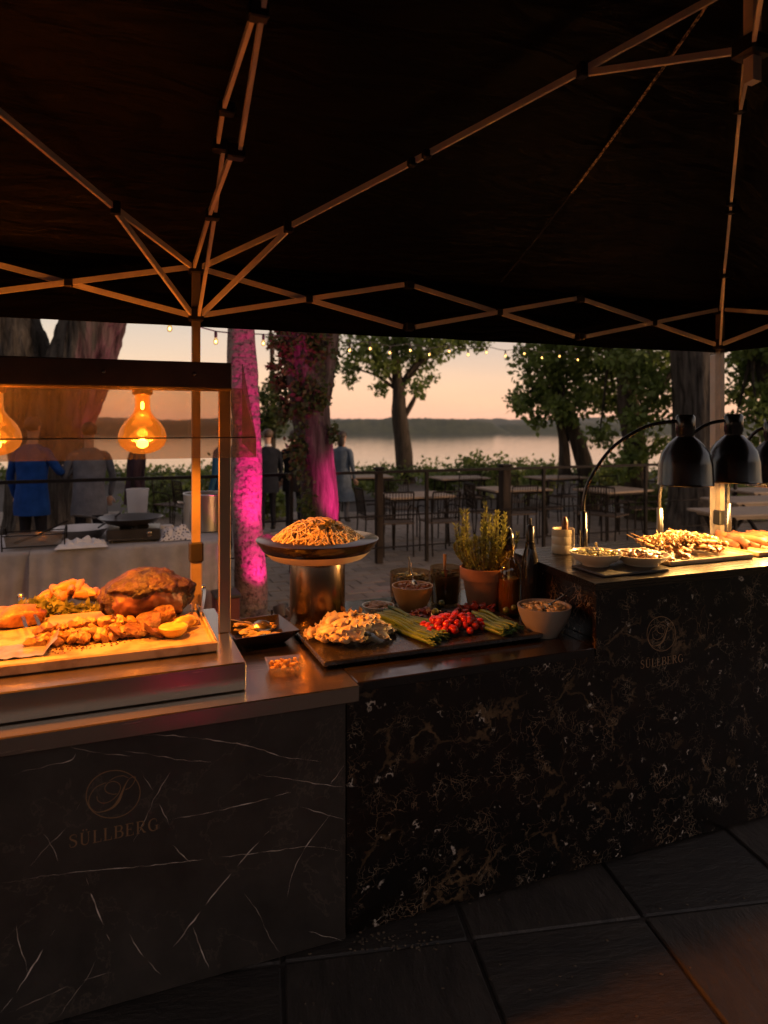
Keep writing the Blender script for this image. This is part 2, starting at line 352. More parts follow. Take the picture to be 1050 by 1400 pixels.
for i in range(-46, 60):
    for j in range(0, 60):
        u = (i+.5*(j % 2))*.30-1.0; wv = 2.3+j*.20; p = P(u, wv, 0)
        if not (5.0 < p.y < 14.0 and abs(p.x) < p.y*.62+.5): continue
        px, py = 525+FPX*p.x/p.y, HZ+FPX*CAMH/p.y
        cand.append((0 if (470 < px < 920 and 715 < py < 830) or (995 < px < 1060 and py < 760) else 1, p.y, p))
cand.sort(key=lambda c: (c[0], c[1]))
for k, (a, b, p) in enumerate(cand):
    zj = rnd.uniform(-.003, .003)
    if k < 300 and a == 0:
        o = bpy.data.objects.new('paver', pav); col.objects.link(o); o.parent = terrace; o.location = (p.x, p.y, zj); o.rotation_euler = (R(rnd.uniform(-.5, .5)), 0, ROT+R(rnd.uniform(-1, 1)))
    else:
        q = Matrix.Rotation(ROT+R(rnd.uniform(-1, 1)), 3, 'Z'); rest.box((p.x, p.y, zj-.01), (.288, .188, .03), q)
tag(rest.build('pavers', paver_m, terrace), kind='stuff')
# water and far shore
wm, nt, b = newmat('river_water'); b.inputs['Base Color'].default_value = (.03, .035, .035, 1); b.inputs['Roughness'].default_value = .06; b.inputs['IOR'].default_value = 1.33
v = coords(nt, (.06, .25, 1)); n = noi(nt, v, 1, 6, .6); bump(nt, b, n.outputs['Fac'], .16, .5)
tag(MB().add([(-9000, 60, -30), (9000, 60, -30), (9000, 9000, -30), (-9000, 9000, -30)], [(0, 1, 2, 3)]).build('river', wm), kind='structure')
wood_far = M('far_wood', (.025, .036, .014), (.055, .062, .025), .02, rough=1, bmp=0)
def ridge(name, Y, x0, x1, top, n, seed, rough_, depth, mat):
    m = MB(); vs_ = []; rows = 4
    for r in range(rows+1):
        for i in range(n+1):
            x = x0+(x1-x0)*i/n; e = min(1, max(0, min(i, n-i)/(n*.18))); t = r/rows
            h = top*(e**.7)*(.62+.38*noise.noise((x*.0022+seed, 0, 0))+.12*noise.noise((x*.012+seed, 1, 0)))
            h += rough_*(noise.noise((x*.06, seed+r*3.7, 0))+.6*noise.noise((x*.15, seed+r*5.1, 0)))*(e if t > .15 else 0)*min(1, t*2)
            vs_.append((x, Y+depth*t, -31+max(0, h+31*min(e*3, 1))*math.sin(min(1, t*1.15)*math.pi/2) if t > 0 else -31))
    fs = [(r*(n+1)+i, r*(n+1)+i+1, (r+1)*(n+1)+i+1, (r+1)*(n+1)+i) for r in range(rows) for i in range(n)]
    m.add(vs_, fs); o = m.build(name, mat, smooth=60); return tag(o, kind='structure')
ridge('wooded_shore', 2520, -560, 470, 38, 300, 2, 5, 160, wood_far)
ridge('wooded_shore', 2560, 330, 2600, 10, 400, 31, 4, 160, wood_far)
ridge('wooded_shore', 2560, -3000, -330, 16, 400, 12, 5, 160, wood_far)
ridge('hills', 4800, -5000, 5000, 66, 500, 8, 6, 500, wood_far)

g = random.Random(77); m = MB()
for k in range(150):
    if k < 60: x, y = pz(g.uniform(478, 600), 1302-g.uniform(0, 26), 0)[:2]
    else: x, y = g.uniform(-.3, 1.9), g.uniform(1.9, 2.6)
    m.ball((x, y, .005), (g.uniform(.002, .007), g.uniform(.002, .006), .003), 1, k, .4)
tag(m.build('floor_crumbs', M('floor_grit', (.14, .10, .06), (.06, .045, .03), 60, rough=.9)), 'fine grit and fallen crumbs on the slate paving', 'grit', kind='stuff')
# ---------------------------------------------------------------- marquee
uA, wA, BAY = -.407, .813, 2.985; HB = BAY/2
tent = thing('marquee', 'black fabric pop-up marquee on a folding aluminium frame, sheltering the buffet counters', 'marquee', P(uA, wA, 0), ROT)
cloth, nt, b = newmat('black_tent_cloth'); v = coords(nt, (1, 1, 1)); n = noi(nt, v, 1.3, 5, .55, 1.2); n2 = noi(nt, coords(nt, (1.2, 6, 6)), 2.0, 3, .5, .8)
c = ramp(nt, n.outputs['Fac'], [(.3, (.0022, .0017, .0014)), (.7, (.0045, .0034, .0027))]); nt.links.new(c, b.inputs['Base Color']); b.inputs['Roughness'].default_value = .48; b.inputs['Specular IOR Level'].default_value = .11
bump(nt, b, n2.outputs['Fac'], .4, .05)
EZ, RZ = 2.475, 3.27; e0, e1, f0, f1 = -BAY-.03, BAY+.03, -.035, BAY+.03
def roofz(a, bb):
    d = min(bb-f0, f1-bb, (a-e0), (e1-a)); return EZ+(RZ-EZ)*max(0, min(1, d/(HB+.03)))
m = MB(); NX, NY = 150, 76; vs_ = []
for j in range(NY+1):
    for i in range(NX+1):
        a = e0+(e1-e0)*i/NX; bb = f0+(f1-f0)*j/NY; z = roofz(a, bb); d = min(bb-f0, f1-bb, a-e0, e1-a); s = max(0, min(1, d/(HB+.03)))
        k = s*(1-s)*4
        z += -.02*k+k*.018*noise.noise((a*1.1+bb*2.6, bb*1.5-a*1.2, 1))+.012*k*noise.noise((a*2.2, bb*8-a*2, 4))+.006*k*noise.noise((a*9, bb*5, 9))
        vs_.append((a, -bb, z))
m.add(vs_, [(j*(NX+1)+i, j*(NX+1)+i+1, (j+1)*(NX+1)+i+1, (j+1)*(NX+1)+i) for j in range(NY) for i in range(NX)])
m.build('canopy', cloth, tent, smooth=180)
m = MB()
def val(a0, b0, a1, b1, n=40):
    vs_ = []
    for i in range(n+1):
        a, bb = a0+(a1-a0)*i/n, b0+(b1-b0)*i/n
        for z, kk in ((EZ+.004, 0), (2.33, .6), (2.192, 1)):
            o_ = kk*.012*noise.noise((a*2.3, bb*2.3, z)); vs_.append((a+o_, -bb+o_, z+.004*kk*noise.noise((a*3, bb*3, 2))))
    m.add(vs_, [(i*3+j, i*3+j+1, i*3+j+4, i*3+j+3) for i in range(n) for j in range(2)])
val(e0, f0, e1, f0); val(e1, f0, e1, f1); val(e1, f1, e0, f1); val(e0, f1, e0, f0)
m.build('valance', cloth, tent, smooth=180)
for cx in (HB, -HB):                                  # seam tape from the peak down a panel; lit look of its upper stretch is in the colour
    for s in (0, 1):
        for t0, t1, nm, wd_, mt in ((.02, .60, 'seam_tape', .012, M('lit_brass_tape', (.75, .52, .27), (.10, .06, .03), 90, rough=.4, metal=.3, lo=.42, hi=.55)), (.60, .985, 'seam', .009, M('dark_seam', (.02, .013, .009), None, 60, rough=.6))):
            pts = []
            for i in range(15):
                t = t0+(t1-t0)*i/14; bb = HB*(1-t) if s == 0 else HB*(1+t); a = cx; d = min(bb-f0, f1-bb, a-e0, e1-a); kz = max(0, min(1, d/(HB+.03)))
                pts.append((a, -bb, roofz(a, bb)-.012-.036*kz*(1-kz)*4))
            m = MB()
            for p, q in zip(pts, pts[1:]): m.bar(p, q, wd_, .002)
            m.build(nm, mt, tent)
UPZ, LOZ = 2.438, 2.238
def bar(p, q, name='truss_bar', wd=.012, ht=.022):
    return MB().bar(p, q, wd, ht).build(name, alu, tent)
def joint(p, s=(.03, .04, .045)): return MB().bevbox(p, s, .004).build('joint', plastic, tent)
def scissors(p, q, n=3):
    p, q = Vector(p), Vector(q); d = (q-p)/n; side = Vector((-d.y, d.x, 0)).normalized()*.008
    for k in range(n):
        a, b_ = p+d*k, p+d*(k+1); g = d.normalized()*.03
        bar(Vector((a.x, a.y, UPZ))+side+g, Vector((b_.x, b_.y, LOZ))+side-g); bar(Vector((a.x, a.y, LOZ))-side+g, Vector((b_.x, b_.y, UPZ))-side-g)
        c_ = (a+b_)/2; joint((c_.x, c_.y, (UPZ+LOZ)/2), (.034, .034, .034))
        if k: joint((a.x, a.y, UPZ), (.04, .04, .04)); joint((a.x, a.y, LOZ), (.04, .04, .04))
for bb in (0, BAY):
    scissors((-BAY, -bb, 0), (0, -bb, 0)); scissors((0, -bb, 0), (BAY, -bb, 0))
for a in (-BAY, BAY): scissors((a, 0, 0), (a, -BAY, 0))
def peak_truss(a0, b0, a1, b1):
    def pt(s, h): return Vector((a0+(a1-a0)*s, -(b0+(b1-b0)*s), CAMH+h))
    p0u, p0l, p1, pm, p2, cu, cl = pt(.012, .668), pt(.012, .465), pt(.217, .793), pt(.485, .985), pt(.76, 1.19), pt(.985, 1.365), pt(.985, 1.156)
    bar(p0u, p1); bar(p0l, p1+Vector((0, 0, -.01))); bar(p1, pm); bar(pm, p2); bar(p2, cu); bar(p2+Vector((0, 0, -.01)), cl)
    joint(p1, (.035, .035, .05)); joint(p2, (.035, .035, .05)); joint(pm+(p2-pm)*.04, (.032, .032, .032)); joint(pm-(p2-pm)*.06, (.032, .032, .032))
for (a0, c_) in ((0, HB), (BAY, HB), (0, -HB), (-BAY, -HB)):
    for bb in (0, BAY): peak_truss(a0, bb, c_, HB)
for c_ in (HB, -HB):
    MB().bevbox((c_, -HB, CAMH+1.156), (.09, .09, .06), .008).build('hub', plastic, tent)
    MB().bevbox((c_, -HB, CAMH+1.365), (.09, .09, .06), .008).build('hub', plastic, tent)
    MB().bar((c_, -HB, CAMH+1.05), (c_, -HB, RZ-.02), .035, .035).build('peak_pole', alu, tent)
for sgn, o_ in ((1, 0), (-1, BAY)):                      # truss across the middle legs
    def ct(t, h): return Vector((0, -(o_+sgn*t), CAMH+h))
    q = dict(u=ct(.02, .67), l=ct(.02, .465), p=ct(.5, .757), q=ct(1.0, .80), r1=ct(.70, .93), r2=ct(.83, 1.0), s=ct(1.33, 1.03), d=ct(1.47, 1.14))
    for i_, (a, b_) in enumerate(('up', 'lp', 'pq', ('p', 'r1'), ('r1', 'r2'), 'qs', ('r2', 's'), 'sd')):
        off = Vector((.010*(1 if i_ % 2 else -1), 0, 0)); bar(q[a]+off, q[b_]+off)
    for k_ in ('p', 'q', 'r1', 'r2', 's'): joint(q[k_], (.05, .04, .04))
MB().bevbox((0, -HB, CAMH+1.15), (.09, .09, .06), .008).build('hub', plastic, tent)
for a in (-BAY, 0, BAY):
    for bb in (0, BAY):
        lw = .034
        lg = MB(); lg.box((a, -bb, .62), (lw+.008, lw+.008, 1.20)); lg.box((a, -bb, 1.81), (lw, lw, 1.30)); lg.build('leg', M('leg_alu', (.26, .205, .155), (.20, .16, .12), 12, rough=.45, metal=.3), tent)
        MB().bevbox((a, -bb, 1.225), (.058, .058, .085), .006).build('height_lock', plastic, tent)
        MB().bevbox((a, -bb, .006), (.11, .11, .012), .003).build('foot_plate', iron, tent)
        MB().bevbox((a, -bb, UPZ+.005), (.06, .06, .06), .006).build('bracket', plastic, tent); MB().bevbox((a, -bb, LOZ), (.06, .06, .06), .006).build('bracket', plastic, tent)
p_ = P(uA+BAY+.045, wA+.075, 0); pole = thing('tent_leg', 'pale square post strapped beside the marquee corner leg', 'post', p_, ROT)
MB().bevbox((0, 0, 1.1), (.046, .046, 2.17), .004).build('post', alu_pale, pole); MB().bevbox((0, 0, .007), (.12, .12, .014), .003).build('foot_plate', iron, pole)

# ---------------------------------------------------------------- lettering
GL = {  # strokes: (points, widths) in a unit-high box; thick stems, thin hairlines, serifs
 'L': (.62, [([(.14, .02), (.14, .98)], .13), ([(0, .02), (.6, .02)], .045), ([(.59, .0), (.6, .26)], [.05, .02]), ([(0, .98), (.28, .98)], .04)]),
 'B': (.70, [([(.14, .02), (.14, .98)], .13), ([(0, .98), (.36, .98), (.52, .93), (.58, .76), (.5, .58), (.36, .53), (.14, .53)], [.04, .05, .09, .13, .09, .05, .04]), ([(.36, .53), (.56, .48), (.65, .28), (.56, .07), (.36, .02), (0, .02)], [.04, .09, .14, .09, .05, .04])]),
 'E': (.64, [([(.14, .02), (.14, .98)], .13), ([(0, .02), (.6, .02)], .045), ([(.59, .0), (.61, .26)], [.05, .02]), ([(0, .98), (.56, .98)], .045), ([(.56, 1.), (.55, .78)], [.05, .02]), ([(.14, .52), (.42, .52)], .045), ([(.42, .4), (.42, .64)], .035)]),
 'R': (.76, [([(.14, .02), (.14, .98)], .13), ([(0, .02), (.28, .02)], .04), ([(0, .98), (.36, .98), (.52, .93), (.58, .75), (.5, .57), (.36, .5), (.14, .5)], [.04, .05, .09, .13, .09, .05, .04]), ([(.34, .5), (.62, .06), (.76, .02)], [.11, .12, .05])]),
 'S': (.58, [([(.5, .72), (.49, .9), (.36, .98), (.2, .97), (.08, .88), (.06, .74), (.16, .61), (.34, .5), (.48, .37), (.5, .2), (.4, .06), (.24, .01), (.08, .06), (.03, .28)], [.03, .03, .05, .06, .08, .10, .13, .14, .13, .10, .07, .05, .04, .03])]),
 'U': (.80, [([(.16, .98), (.16, .3), (.22, .1), (.4, .01), (.56, .08), (.64, .3), (.64, .98)], [.13, .13, .10, .06, .05, .045, .045]), ([(.02, .98), (.31, .98)], .04), ([(.52, .98), (.77, .98)], .04), ([(.26, 1.13), (.26, 1.24)], .11), ([(.5, 1.13), (.5, 1.24)], .11)]),
 'G': (.80, [([(.66, .72), (.64, .9), (.45, .99), (.24, .93), (.09, .73), (.07, .46), (.15, .2), (.32, .03), (.5, .01), (.68, .1)], [.03, .03, .05, .08, .12, .14, .12, .07, .05, .04]), ([(.68, .06), (.68, .4)], .12), ([(.54, .42), (.8, .42)], .04)])}
def zoom5(x, y):
    p = pw(80+x*160/1050, 1030+y*140/919, 0); u, _ = UW(p); return (u+.737, p.z-.654)
def curve2(pts, k=8): return [(p.x, p.y) for p in smoothpath([(x, y, 0) for x, y in pts], k)]
EMB = [([zoom5(x, y) for x, y in s], wd) for s, wd in (
    ([(345, 380), (352, 420), (400, 445), (470, 425), (530, 370), (556, 310), (540, 268), (490, 250), (438, 270), (416, 312), (432, 346), (480, 364), (525, 362)], (.0012, .0014)),
    ([(455, 247), (515, 212), (580, 200), (622, 218)], (.001, .001)),
    ([(600, 325), (640, 305), (675, 262), (688, 212), (640, 222), (605, 270), (572, 345), (540, 420), (490, 480), (420, 515), (345, 526), (300, 500), (272, 450), (282, 380), (335, 305), (425, 262)], (.0012, .0085)))]
RING = [zoom5(490+245*math.cos(t)*math.cos(-.30)-210*math.sin(t)*math.sin(-.30), 365+245*math.cos(t)*math.sin(-.30)+210*math.sin(t)*math.cos(-.30)) for t in [2*math.pi*i/72 for i in range(73)]]
def emblem(parent, cu, cz, tz, wid, y):
    m = MB(); m.ribbon([(x+cu, z+cz) for x, z in RING], .0024, y)
    for pts, (a, b_) in EMB:
        c_ = curve2(pts); n = len(c_)
        wds = [a+(b_-a)*max(0, 1-abs(i/n-.47)/.17) if b_ > .005 else a for i in range(n)]
        m.ribbon([(x+cu, z+cz) for x, z in c_], [w_+.0007 for w_ in wds], y)
    m.build('emblem', gold, parent)
    word = 'SULLBERG'; tot = sum(GL[c_][0]+.17 for c_ in word)-.17; s = wid/tot; x = cu-wid/2
    for c_ in word:
        m = MB()
        for pts, wd in GL[c_][1]:
            pp = curve2(pts, 6) if len(pts) > 3 else pts
            if hasattr(wd, '__len__') and len(pts) > 3: wd = [float(w_) for w_ in np.interp(np.linspace(0, len(wd)-1, len(pp)), range(len(wd)), wd)]
            m.ribbon([(x+px*s, tz+pz_*s) for px, pz_ in pp], [w_*s for w_ in wd] if hasattr(wd, '__len__') else wd*s, y)
        m.build('letter', gold, parent); x += (GL[c_][0]+.17)*s

# ---------------------------------------------------------------- counters
cl = thing('serving_counter', 'serving counter faced in charcoal marble with sparse white veins under a steel worktop', 'counter', P(0, 0, 0), ROT)
MB().box((-1.152, .39, .425), (2.29, .74, .80)).build('carcass', black_matte, cl)
MB().bevbox((-1.152, .010, .424), (2.296, .020, .812), .002).build('marble_panel', M_left, cl)
MB().bevbox((-1.149, .385, .8575), (2.37, .83, .055), .003).build('worktop', steel, cl, smooth=30)
MB().box((-1.152, .39, .012), (2.2, .66, .024)).build('plinth', black_matte, cl)
VE = [[(0, 1208), (60, 1198), (125, 1190), (200, 1184), (300, 1172), (400, 1160), (425, 1157), (470, 1164)],
      [(118, 1198), (128, 1230), (140, 1262), (150, 1288)], [(370, 1133), (345, 1160), (318, 1192), (290, 1225), (262, 1262), (236, 1296)],
      [(75, 1270), (58, 1300), (40, 1328), (20, 1360), (0, 1385)], [(10, 1385), (50, 1368), (100, 1345), (155, 1328)], [(22, 1252), (25, 1285), (33, 1310), (38, 1330)],
      [(165, 1026), (220, 1034), (255, 1040), (292, 1042)], [(190, 1005), (240, 1006), (305, 1014), (350, 1022), (385, 1034), (445, 1042)], [(350, 1058), (400, 1066), (440, 1072), (472, 1077)],
      [(0, 1038), (35, 1020)], [(15, 1060), (60, 1048), (95, 1040), (104, 1030)], [(190, 1050), (207, 1078), (222, 1108), (236, 1138)], [(233, 1055), (212, 1090), (196, 1125), (182, 1152)],
      [(110, 1095), (92, 1130), (66, 1155), (40, 1185)], [(60, 1140), (70, 1155), (80, 1180)], [(332, 1220), (352, 1245), (365, 1275), (382, 1303)], [(262, 1262), (272, 1290), (286, 1326)], [(175, 1275), (195, 1305), (225, 1338)],
      [(455, 1110), (420, 1155), (400, 1195), (392, 1230)], [(410, 1102), (440, 1112), (470, 1120)], [(230, 1120), (290, 1110), (350, 1096), (400, 1082)], [(85, 1018), (130, 1028), (180, 1034)], [(422, 1273), (445, 1280), (470, 1286)], [(470, 1046), (452, 1072)], [(132, 1310), (118, 1338), (72, 1400)], [(236, 1155), (252, 1173), (262, 1180)]]
m = MB()
for pts in VE:
    q = []
    for x, y in pts:
        p = pw(x, y, 0); q.append((UW(p)[0], p.z))
    q = curve2(q, 14); n = len(q); sd = pts[0][0]*.37+pts[0][1]; big = rnd.uniform(.0013, .0026)
    if pts[0] in ((118, 1198), (370, 1133), (75, 1270)): big = .0045
    run = []; wds = []
    for i, (x, z) in enumerate(q):
        wdt = big*max(0, .55+1.3*noise.noise((x*22+sd, z*22, 0)))*(min(i, n-1-i)/n*4 if min(i, n-1-i) < n/4 else 1)
        run.append((x+.003*noise.noise((x*40, z*40, sd)), z+.004*noise.noise((z*40, x*40, sd)))); wds.append(wdt)
    m.ribbon(run, wds, -.0005)
vein_m = M('white_vein', (.85, .72, .60), (.40, .31, .24), 25, rough=.35, lo=.4, hi=.6)
m.build('veins', vein_m, cl)
emblem(cl, -.737, .654, .520, .25, -.0009)
cr = thing('buffet_counter', 'stepped buffet counter faced in dense brown-veined black marble', 'counter', P(0, 0, 0), ROT)
m = MB(); x0, x1, x2, y0, y1 = .004, 1.05, 2.9, .012, .034; zb, zl, zh = .02, .848, 1.108
prof = [(x0, zb), (x2, zb), (x2, zh), (x1, zh), (x1, zl), (x0, zl)]
m.add([(x, y0, z) for x, z in prof]+[(x, y1, z) for x, z in prof], [(0, 1, 2, 3, 4, 5), (11, 10, 9, 8, 7, 6)]+[(i, i+6, (i+1) % 6+6, (i+1) % 6) for i in range(6)])
m.build('marble_panel', M_right, cr)
MB().box((.523, .535, .43), (1.03, .99, .82)).build('carcass', black_matte, cr)
MB().box((2.01, .39, .56), (1.78, .70, 1.08)).build('carcass', black_matte, cr)
MB().bevbox((1.11, .387, .9965), (.018, .70, .221), .002).build('marble_panel', M_right, cr)
MB().bevbox((1.088, .388, .868), (.104, .70, .034), .003).build('worktop_infill', black_gloss, cr, smooth=30)
MB().bevbox((.5365, .525, .868), (.995, 1.05, .034), .003).build('worktop', black_gloss, cr, smooth=30)
m = MB(); pr = [(1.028, -.01), (2.9, -.01), (2.9, .76), (1.10, .76)]
m.add([(x, y, z) for z in (1.1095, 1.142) for x, y in pr], [(3, 2, 1, 0), (4, 5, 6, 7)]+[(i, (i+1) % 4, (i+1) % 4+4, i+4) for i in range(4)]); m.build('worktop', steel_dark, cr)
MB().box((1.45, .35, .012), (2.84, .62, .022)).build('plinth', black_matte, cr)
emblem(cr, 1.385, .898, .768, .225, .0112)
# ---------------------------------------------------------------- vegetation
lf_tree = leafmat('tree_leaf', (.065, .105, .022), (.22, .28, .065))
lf_dark = leafmat('ivy_leaf', (.028, .045, .010), (.085, .11, .024))
lf_bush = leafmat('bush_leaf', (.065, .10, .022), (.20, .245, .06))
bark_old = bark('old_bark', (.012, .010, .008), (.11, .095, .08), 9, 1.0, 1, .10)
bark_grey = bark('grey_bark', (.02, .016, .012), (.065, .052, .040), 16, 2.2, 1, .03)
def leaves(clusters, n, size, mat, name, parent, seed=0, shell=.35, kind=None, droop=.3):
    g = np.random.default_rng(seed); cl_ = [(np.array(c), np.array(r if hasattr(r, '__len__') else (r, r, r*.8), float)) for c, r in clusters]
    wt = np.array([np.prod(r)**.75 for c, r in cl_]); wt /= wt.sum(); idx = g.choice(len(cl_), n, p=wt)
    C = np.array([c for c, r in cl_])[idx]; Rr = np.array([r for c, r in cl_])[idx]
    d = g.normal(size=(n, 3)); d /= np.linalg.norm(d, axis=1)[:, None]
    tw = g.random(n)**shell; lump = 1+.25*np.sin(d[:, 0]*5+idx)+.2*np.sin(d[:, 2]*7+idx*2.1)
    pos = C+d*Rr*(tw*lump)[:, None]
    t = g.normal(size=(n, 3)); t[:, 2] -= droop; t /= np.linalg.norm(t, axis=1)[:, None]
    b_ = np.cross(t, g.normal(size=(n, 3))); b_ /= np.linalg.norm(b_, axis=1)[:, None]
    nrm = np.cross(t, b_); s = size*g.uniform(.6, 1.3, n)[:, None]
    V = np.stack([pos, pos+t*s*.5+b_*s*.30+nrm*s*.06, pos+t*s, pos+t*s*.5-b_*s*.30+nrm*s*.06], 1).reshape(-1, 3)
    me = bpy.data.meshes.new(name); me.vertices.add(4*n); me.vertices.foreach_set('co', V.ravel()); me.loops.add(4*n); me.loops.foreach_set('vertex_index', np.arange(4*n, dtype=np.int32))
    me.polygons.add(n); me.polygons.foreach_set('loop_start', np.arange(0, 4*n, 4, dtype=np.int32)); me.polygons.foreach_set('loop_total', np.full(n, 4, np.int32)); me.update(); me.materials.append(mat)
    o = bpy.data.objects.new(name, me); col.objects.link(o)
    if parent: o.parent = parent
    if kind: o['kind'] = kind
    return o
def ridged(amp, f, fz):
    return lambda p, a, i: amp*(noise.noise((p.x*f, p.y*f, p.z*fz))+.5*noise.noise((p.x*f*2.3, p.y*f*2.3, p.z*fz*2)))
def tree(name, label, base, paths, bk, clusters, n, size, lm, seed, disp=None, sides=14, group=None, leafname='crown', bark_part='trunk'):
    """paths: world-space polylines with radii; the first is the trunk."""
    base = Vector(base); t = thing(name, label, 'tree', base, 0, group)
    m = MB()
    for k, (pts, rad) in enumerate(paths):
        pp = smoothpath([Vector(p)-base for p in pts], 14 if k == 0 else 12 if sides > 60 else 5); rr = [float(x) for x in np.interp(np.linspace(0, len(rad)-1, len(pp)), range(len(rad)), rad)]
        if k == 0: m.tube(pp, rr, sides, True, 0, disp)
        else:
            (m if k < 3 else m).tube(pp, rr, sides if sides > 60 else max(6, sides//2), True, 0, disp)
    m.build(bark_part, bk, t, smooth=50)
    if n: leaves([(Vector(c)-base, r) for c, r in clusters], n, size, lm, leafname, t, seed)
    return t
def twigs(origin, cl_, r0, g):
    return [([origin, (Vector(origin)+Vector(c))/2+Vector((g.uniform(-.2, .2), g.uniform(-.2, .2), .1)), c], [r0, r0*.6, r0*.2]) for c, r in cl_]
# slender terrace tree by the river, seen whole between the marquee legs
g = random.Random(3); Y = 21
cl_ = [(pd(x, y, Y+g.uniform(-1.2, 1.2)), r) for x, y, r in ((500, 478, .65), (478, 502, .40), (524, 500, .55), (545, 470, .75), (574, 488, .60), (598, 468, .62), (570, 528, .36), (520, 530, .34), (632, 458, .55), (655, 468, .32), (560, 445, .8), (495, 445, .7), (540, 420, .9), (600, 425, .9), (575, 390, .9), (500, 405, .8), (480, 520, .25), (590, 516, .24))]
b0 = pd(556, 660, Y); b0.z = -.05; f1_ = pd(545, 535, Y)
tree('river_tree', 'slim leafy tree with a grey trunk forking above the railing, river behind it', b0, [([b0, pd(551, 610, Y), pd(546, 565, Y), f1_, pd(540, 480, Y), pd(545, 430, Y)], [.30, .26, .23, .20, .12, .05]), ([f1_, pd(568, 500, Y), pd(600, 480, Y), pd(640, 462, Y)], [.13, .10, .07, .02]), ([pd(552, 570, Y), pd(565, 548, Y), pd(572, 528, Y)], [.10, .07, .02])]+twigs(f1_, cl_[:6], .07, g), bark_grey, cl_, 10000, .16, lf_tree, 3, ridged(.12, 4, 1.2))
# leafy trees beyond the railing
def rt(name, label, Y, trunk, rad, cls, n, size, seed, extra=()):
    g = random.Random(seed); b_ = pd(trunk[0][0], trunk[0][1], Y); b_.z = -.02
    cc = [(pd(x, y, Y+g.uniform(-.8, .8)), r) for x, y, r in cls]
    top = pd(*trunk[-1], Y)
    return tree(name, label, b_, [([b_]+[pd(x, y, Y) for x, y in trunk[1:]], rad)]+[([pd(x, y, Y) for x, y in e], r) for e, r in extra]+twigs(top, cc[:8], .06, g), bark_grey, cc, n, size, lf_tree, seed, ridged(.15, 4, 1.2), group='leafy trees beyond the railing')
rt('leafy_tree', 'leafy tree with a leaning forked trunk showing the river past its edge', 14.5, [(806, 690), (800, 640), (784, 590), (766, 545), (750, 500)], [.20, .18, .15, .11, .06], [(735, 500, .45), (715, 545, .35), (752, 535, .55), (780, 505, .50), (770, 560, .40), (720, 480, .25), (800, 540, .45), (755, 470, .5), (735, 575, .25), (708, 555, .2), (800, 470, .6), (770, 430, .8)], 6500, .14, 21, [([(772, 650), (770, 600), (760, 560)], [.14, .11, .06])])
rt('leafy_tree', 'leafy tree whose dense drooping foliage hangs behind the curved heat lamp stem', 13.0, [(872, 690), (868, 620), (858, 540), (850, 460), (846, 380)], [.24, .22, .19, .15, .08], [(830, 505, .45), (862, 490, .5), (885, 520, .40), (842, 555, .40), (880, 570, .40), (905, 545, .3), (820, 595, .30), (868, 620, .35), (900, 500, .45), (850, 640, .3), (820, 540, .35), (905, 610, .25), (850, 440, .7), (890, 430, .7), (815, 450, .6)], 7500, .13, 22, [([(862, 580), (890, 545), (925, 500)], [.10, .09, .07])])
rt('leafy_tree', 'leafy tree rising past the pale post at the marquee corner', 13.5, [(1075, 700), (1070, 620), (1050, 540), (1030, 470)], [.2, .18, .14, .08], [(1020, 500, .45), (1045, 520, .5), (1010, 540, .32), (1035, 565, .35), (1060, 480, .6), (1020, 470, .5), (1005, 575, .22), (1060, 600, .4), (1080, 540, .7), (1100, 480, .8)], 5500, .14, 23)
# massive trunk behind the heat lamps
Y = 11.9; b0 = pd(950, 723, Y); b0.z = -.03
tree('old_tree', 'massive rough old trunk standing behind the black heat lamps', b0, [([b0, pd(951, 690, Y), pd(953, 620, Y), pd(953, 540, Y), pd(950, 460, Y), pd(940, 360, Y), pd(935, 240, Y)], [.56, .46, .42, .41, .43, .36, .25]), ([pd(948, 500, Y), pd(985, 420, Y), pd(1040, 340, Y)], [.24, .2, .12])], bark_old, [(pd(900, 250, Y), 1.6), (pd(1000, 230, Y+1), 1.8), (pd(960, 150, Y-1), 1.8)], 3000, .2, lf_dark, 31, lambda p, a, i: .06*noise.noise((p.x*4, p.y*4, p.z*.7))-.14*abs(noise.noise((p.x*9, p.y*9, p.z*1.2)))+.04*noise.noise((p.x*24, p.y*24, p.z*3)), 72)
# ancient forked trunk
Y = 10.6; b0 = pd(62, 745, Y); b0.z = -.03
tree('ancient_tree', 'ancient tree with deeply furrowed bark, its huge trunk forked under the marquee edge', b0, [([b0, pd(62, 700, Y), pd(66, 640, Y), pd(80, 570, Y), pd(108, 500, Y), pd(126, 445, Y), pd(158, 350, Y), pd(190, 240, Y)], [.72, .60, .56, .54, .50, .47, .42, .30]), ([pd(58, 640, Y), pd(44, 560, Y), pd(24, 490, Y), pd(10, 440, Y), pd(-20, 330, Y)], [.45, .48, .50, .46, .36])], bark_old, [(pd(205, 425, 9.6), .20), (pd(240, 440, 9.2), .10), (pd(190, 443, 9.2), .10), (pd(60, 150, 10), 2.2), (pd(220, 180, 11), 2), (pd(-80, 200, 10), 2)], 4200, .15, lf_dark, 41, lambda p, a, i: .10*noise.noise((p.x*4, p.y*4, p.z*.7))-.16*abs(noise.noise((p.x*8, p.y*8, p.z*1.1)))+.05*noise.noise((p.x*22, p.y*22, p.z*3)), 110)
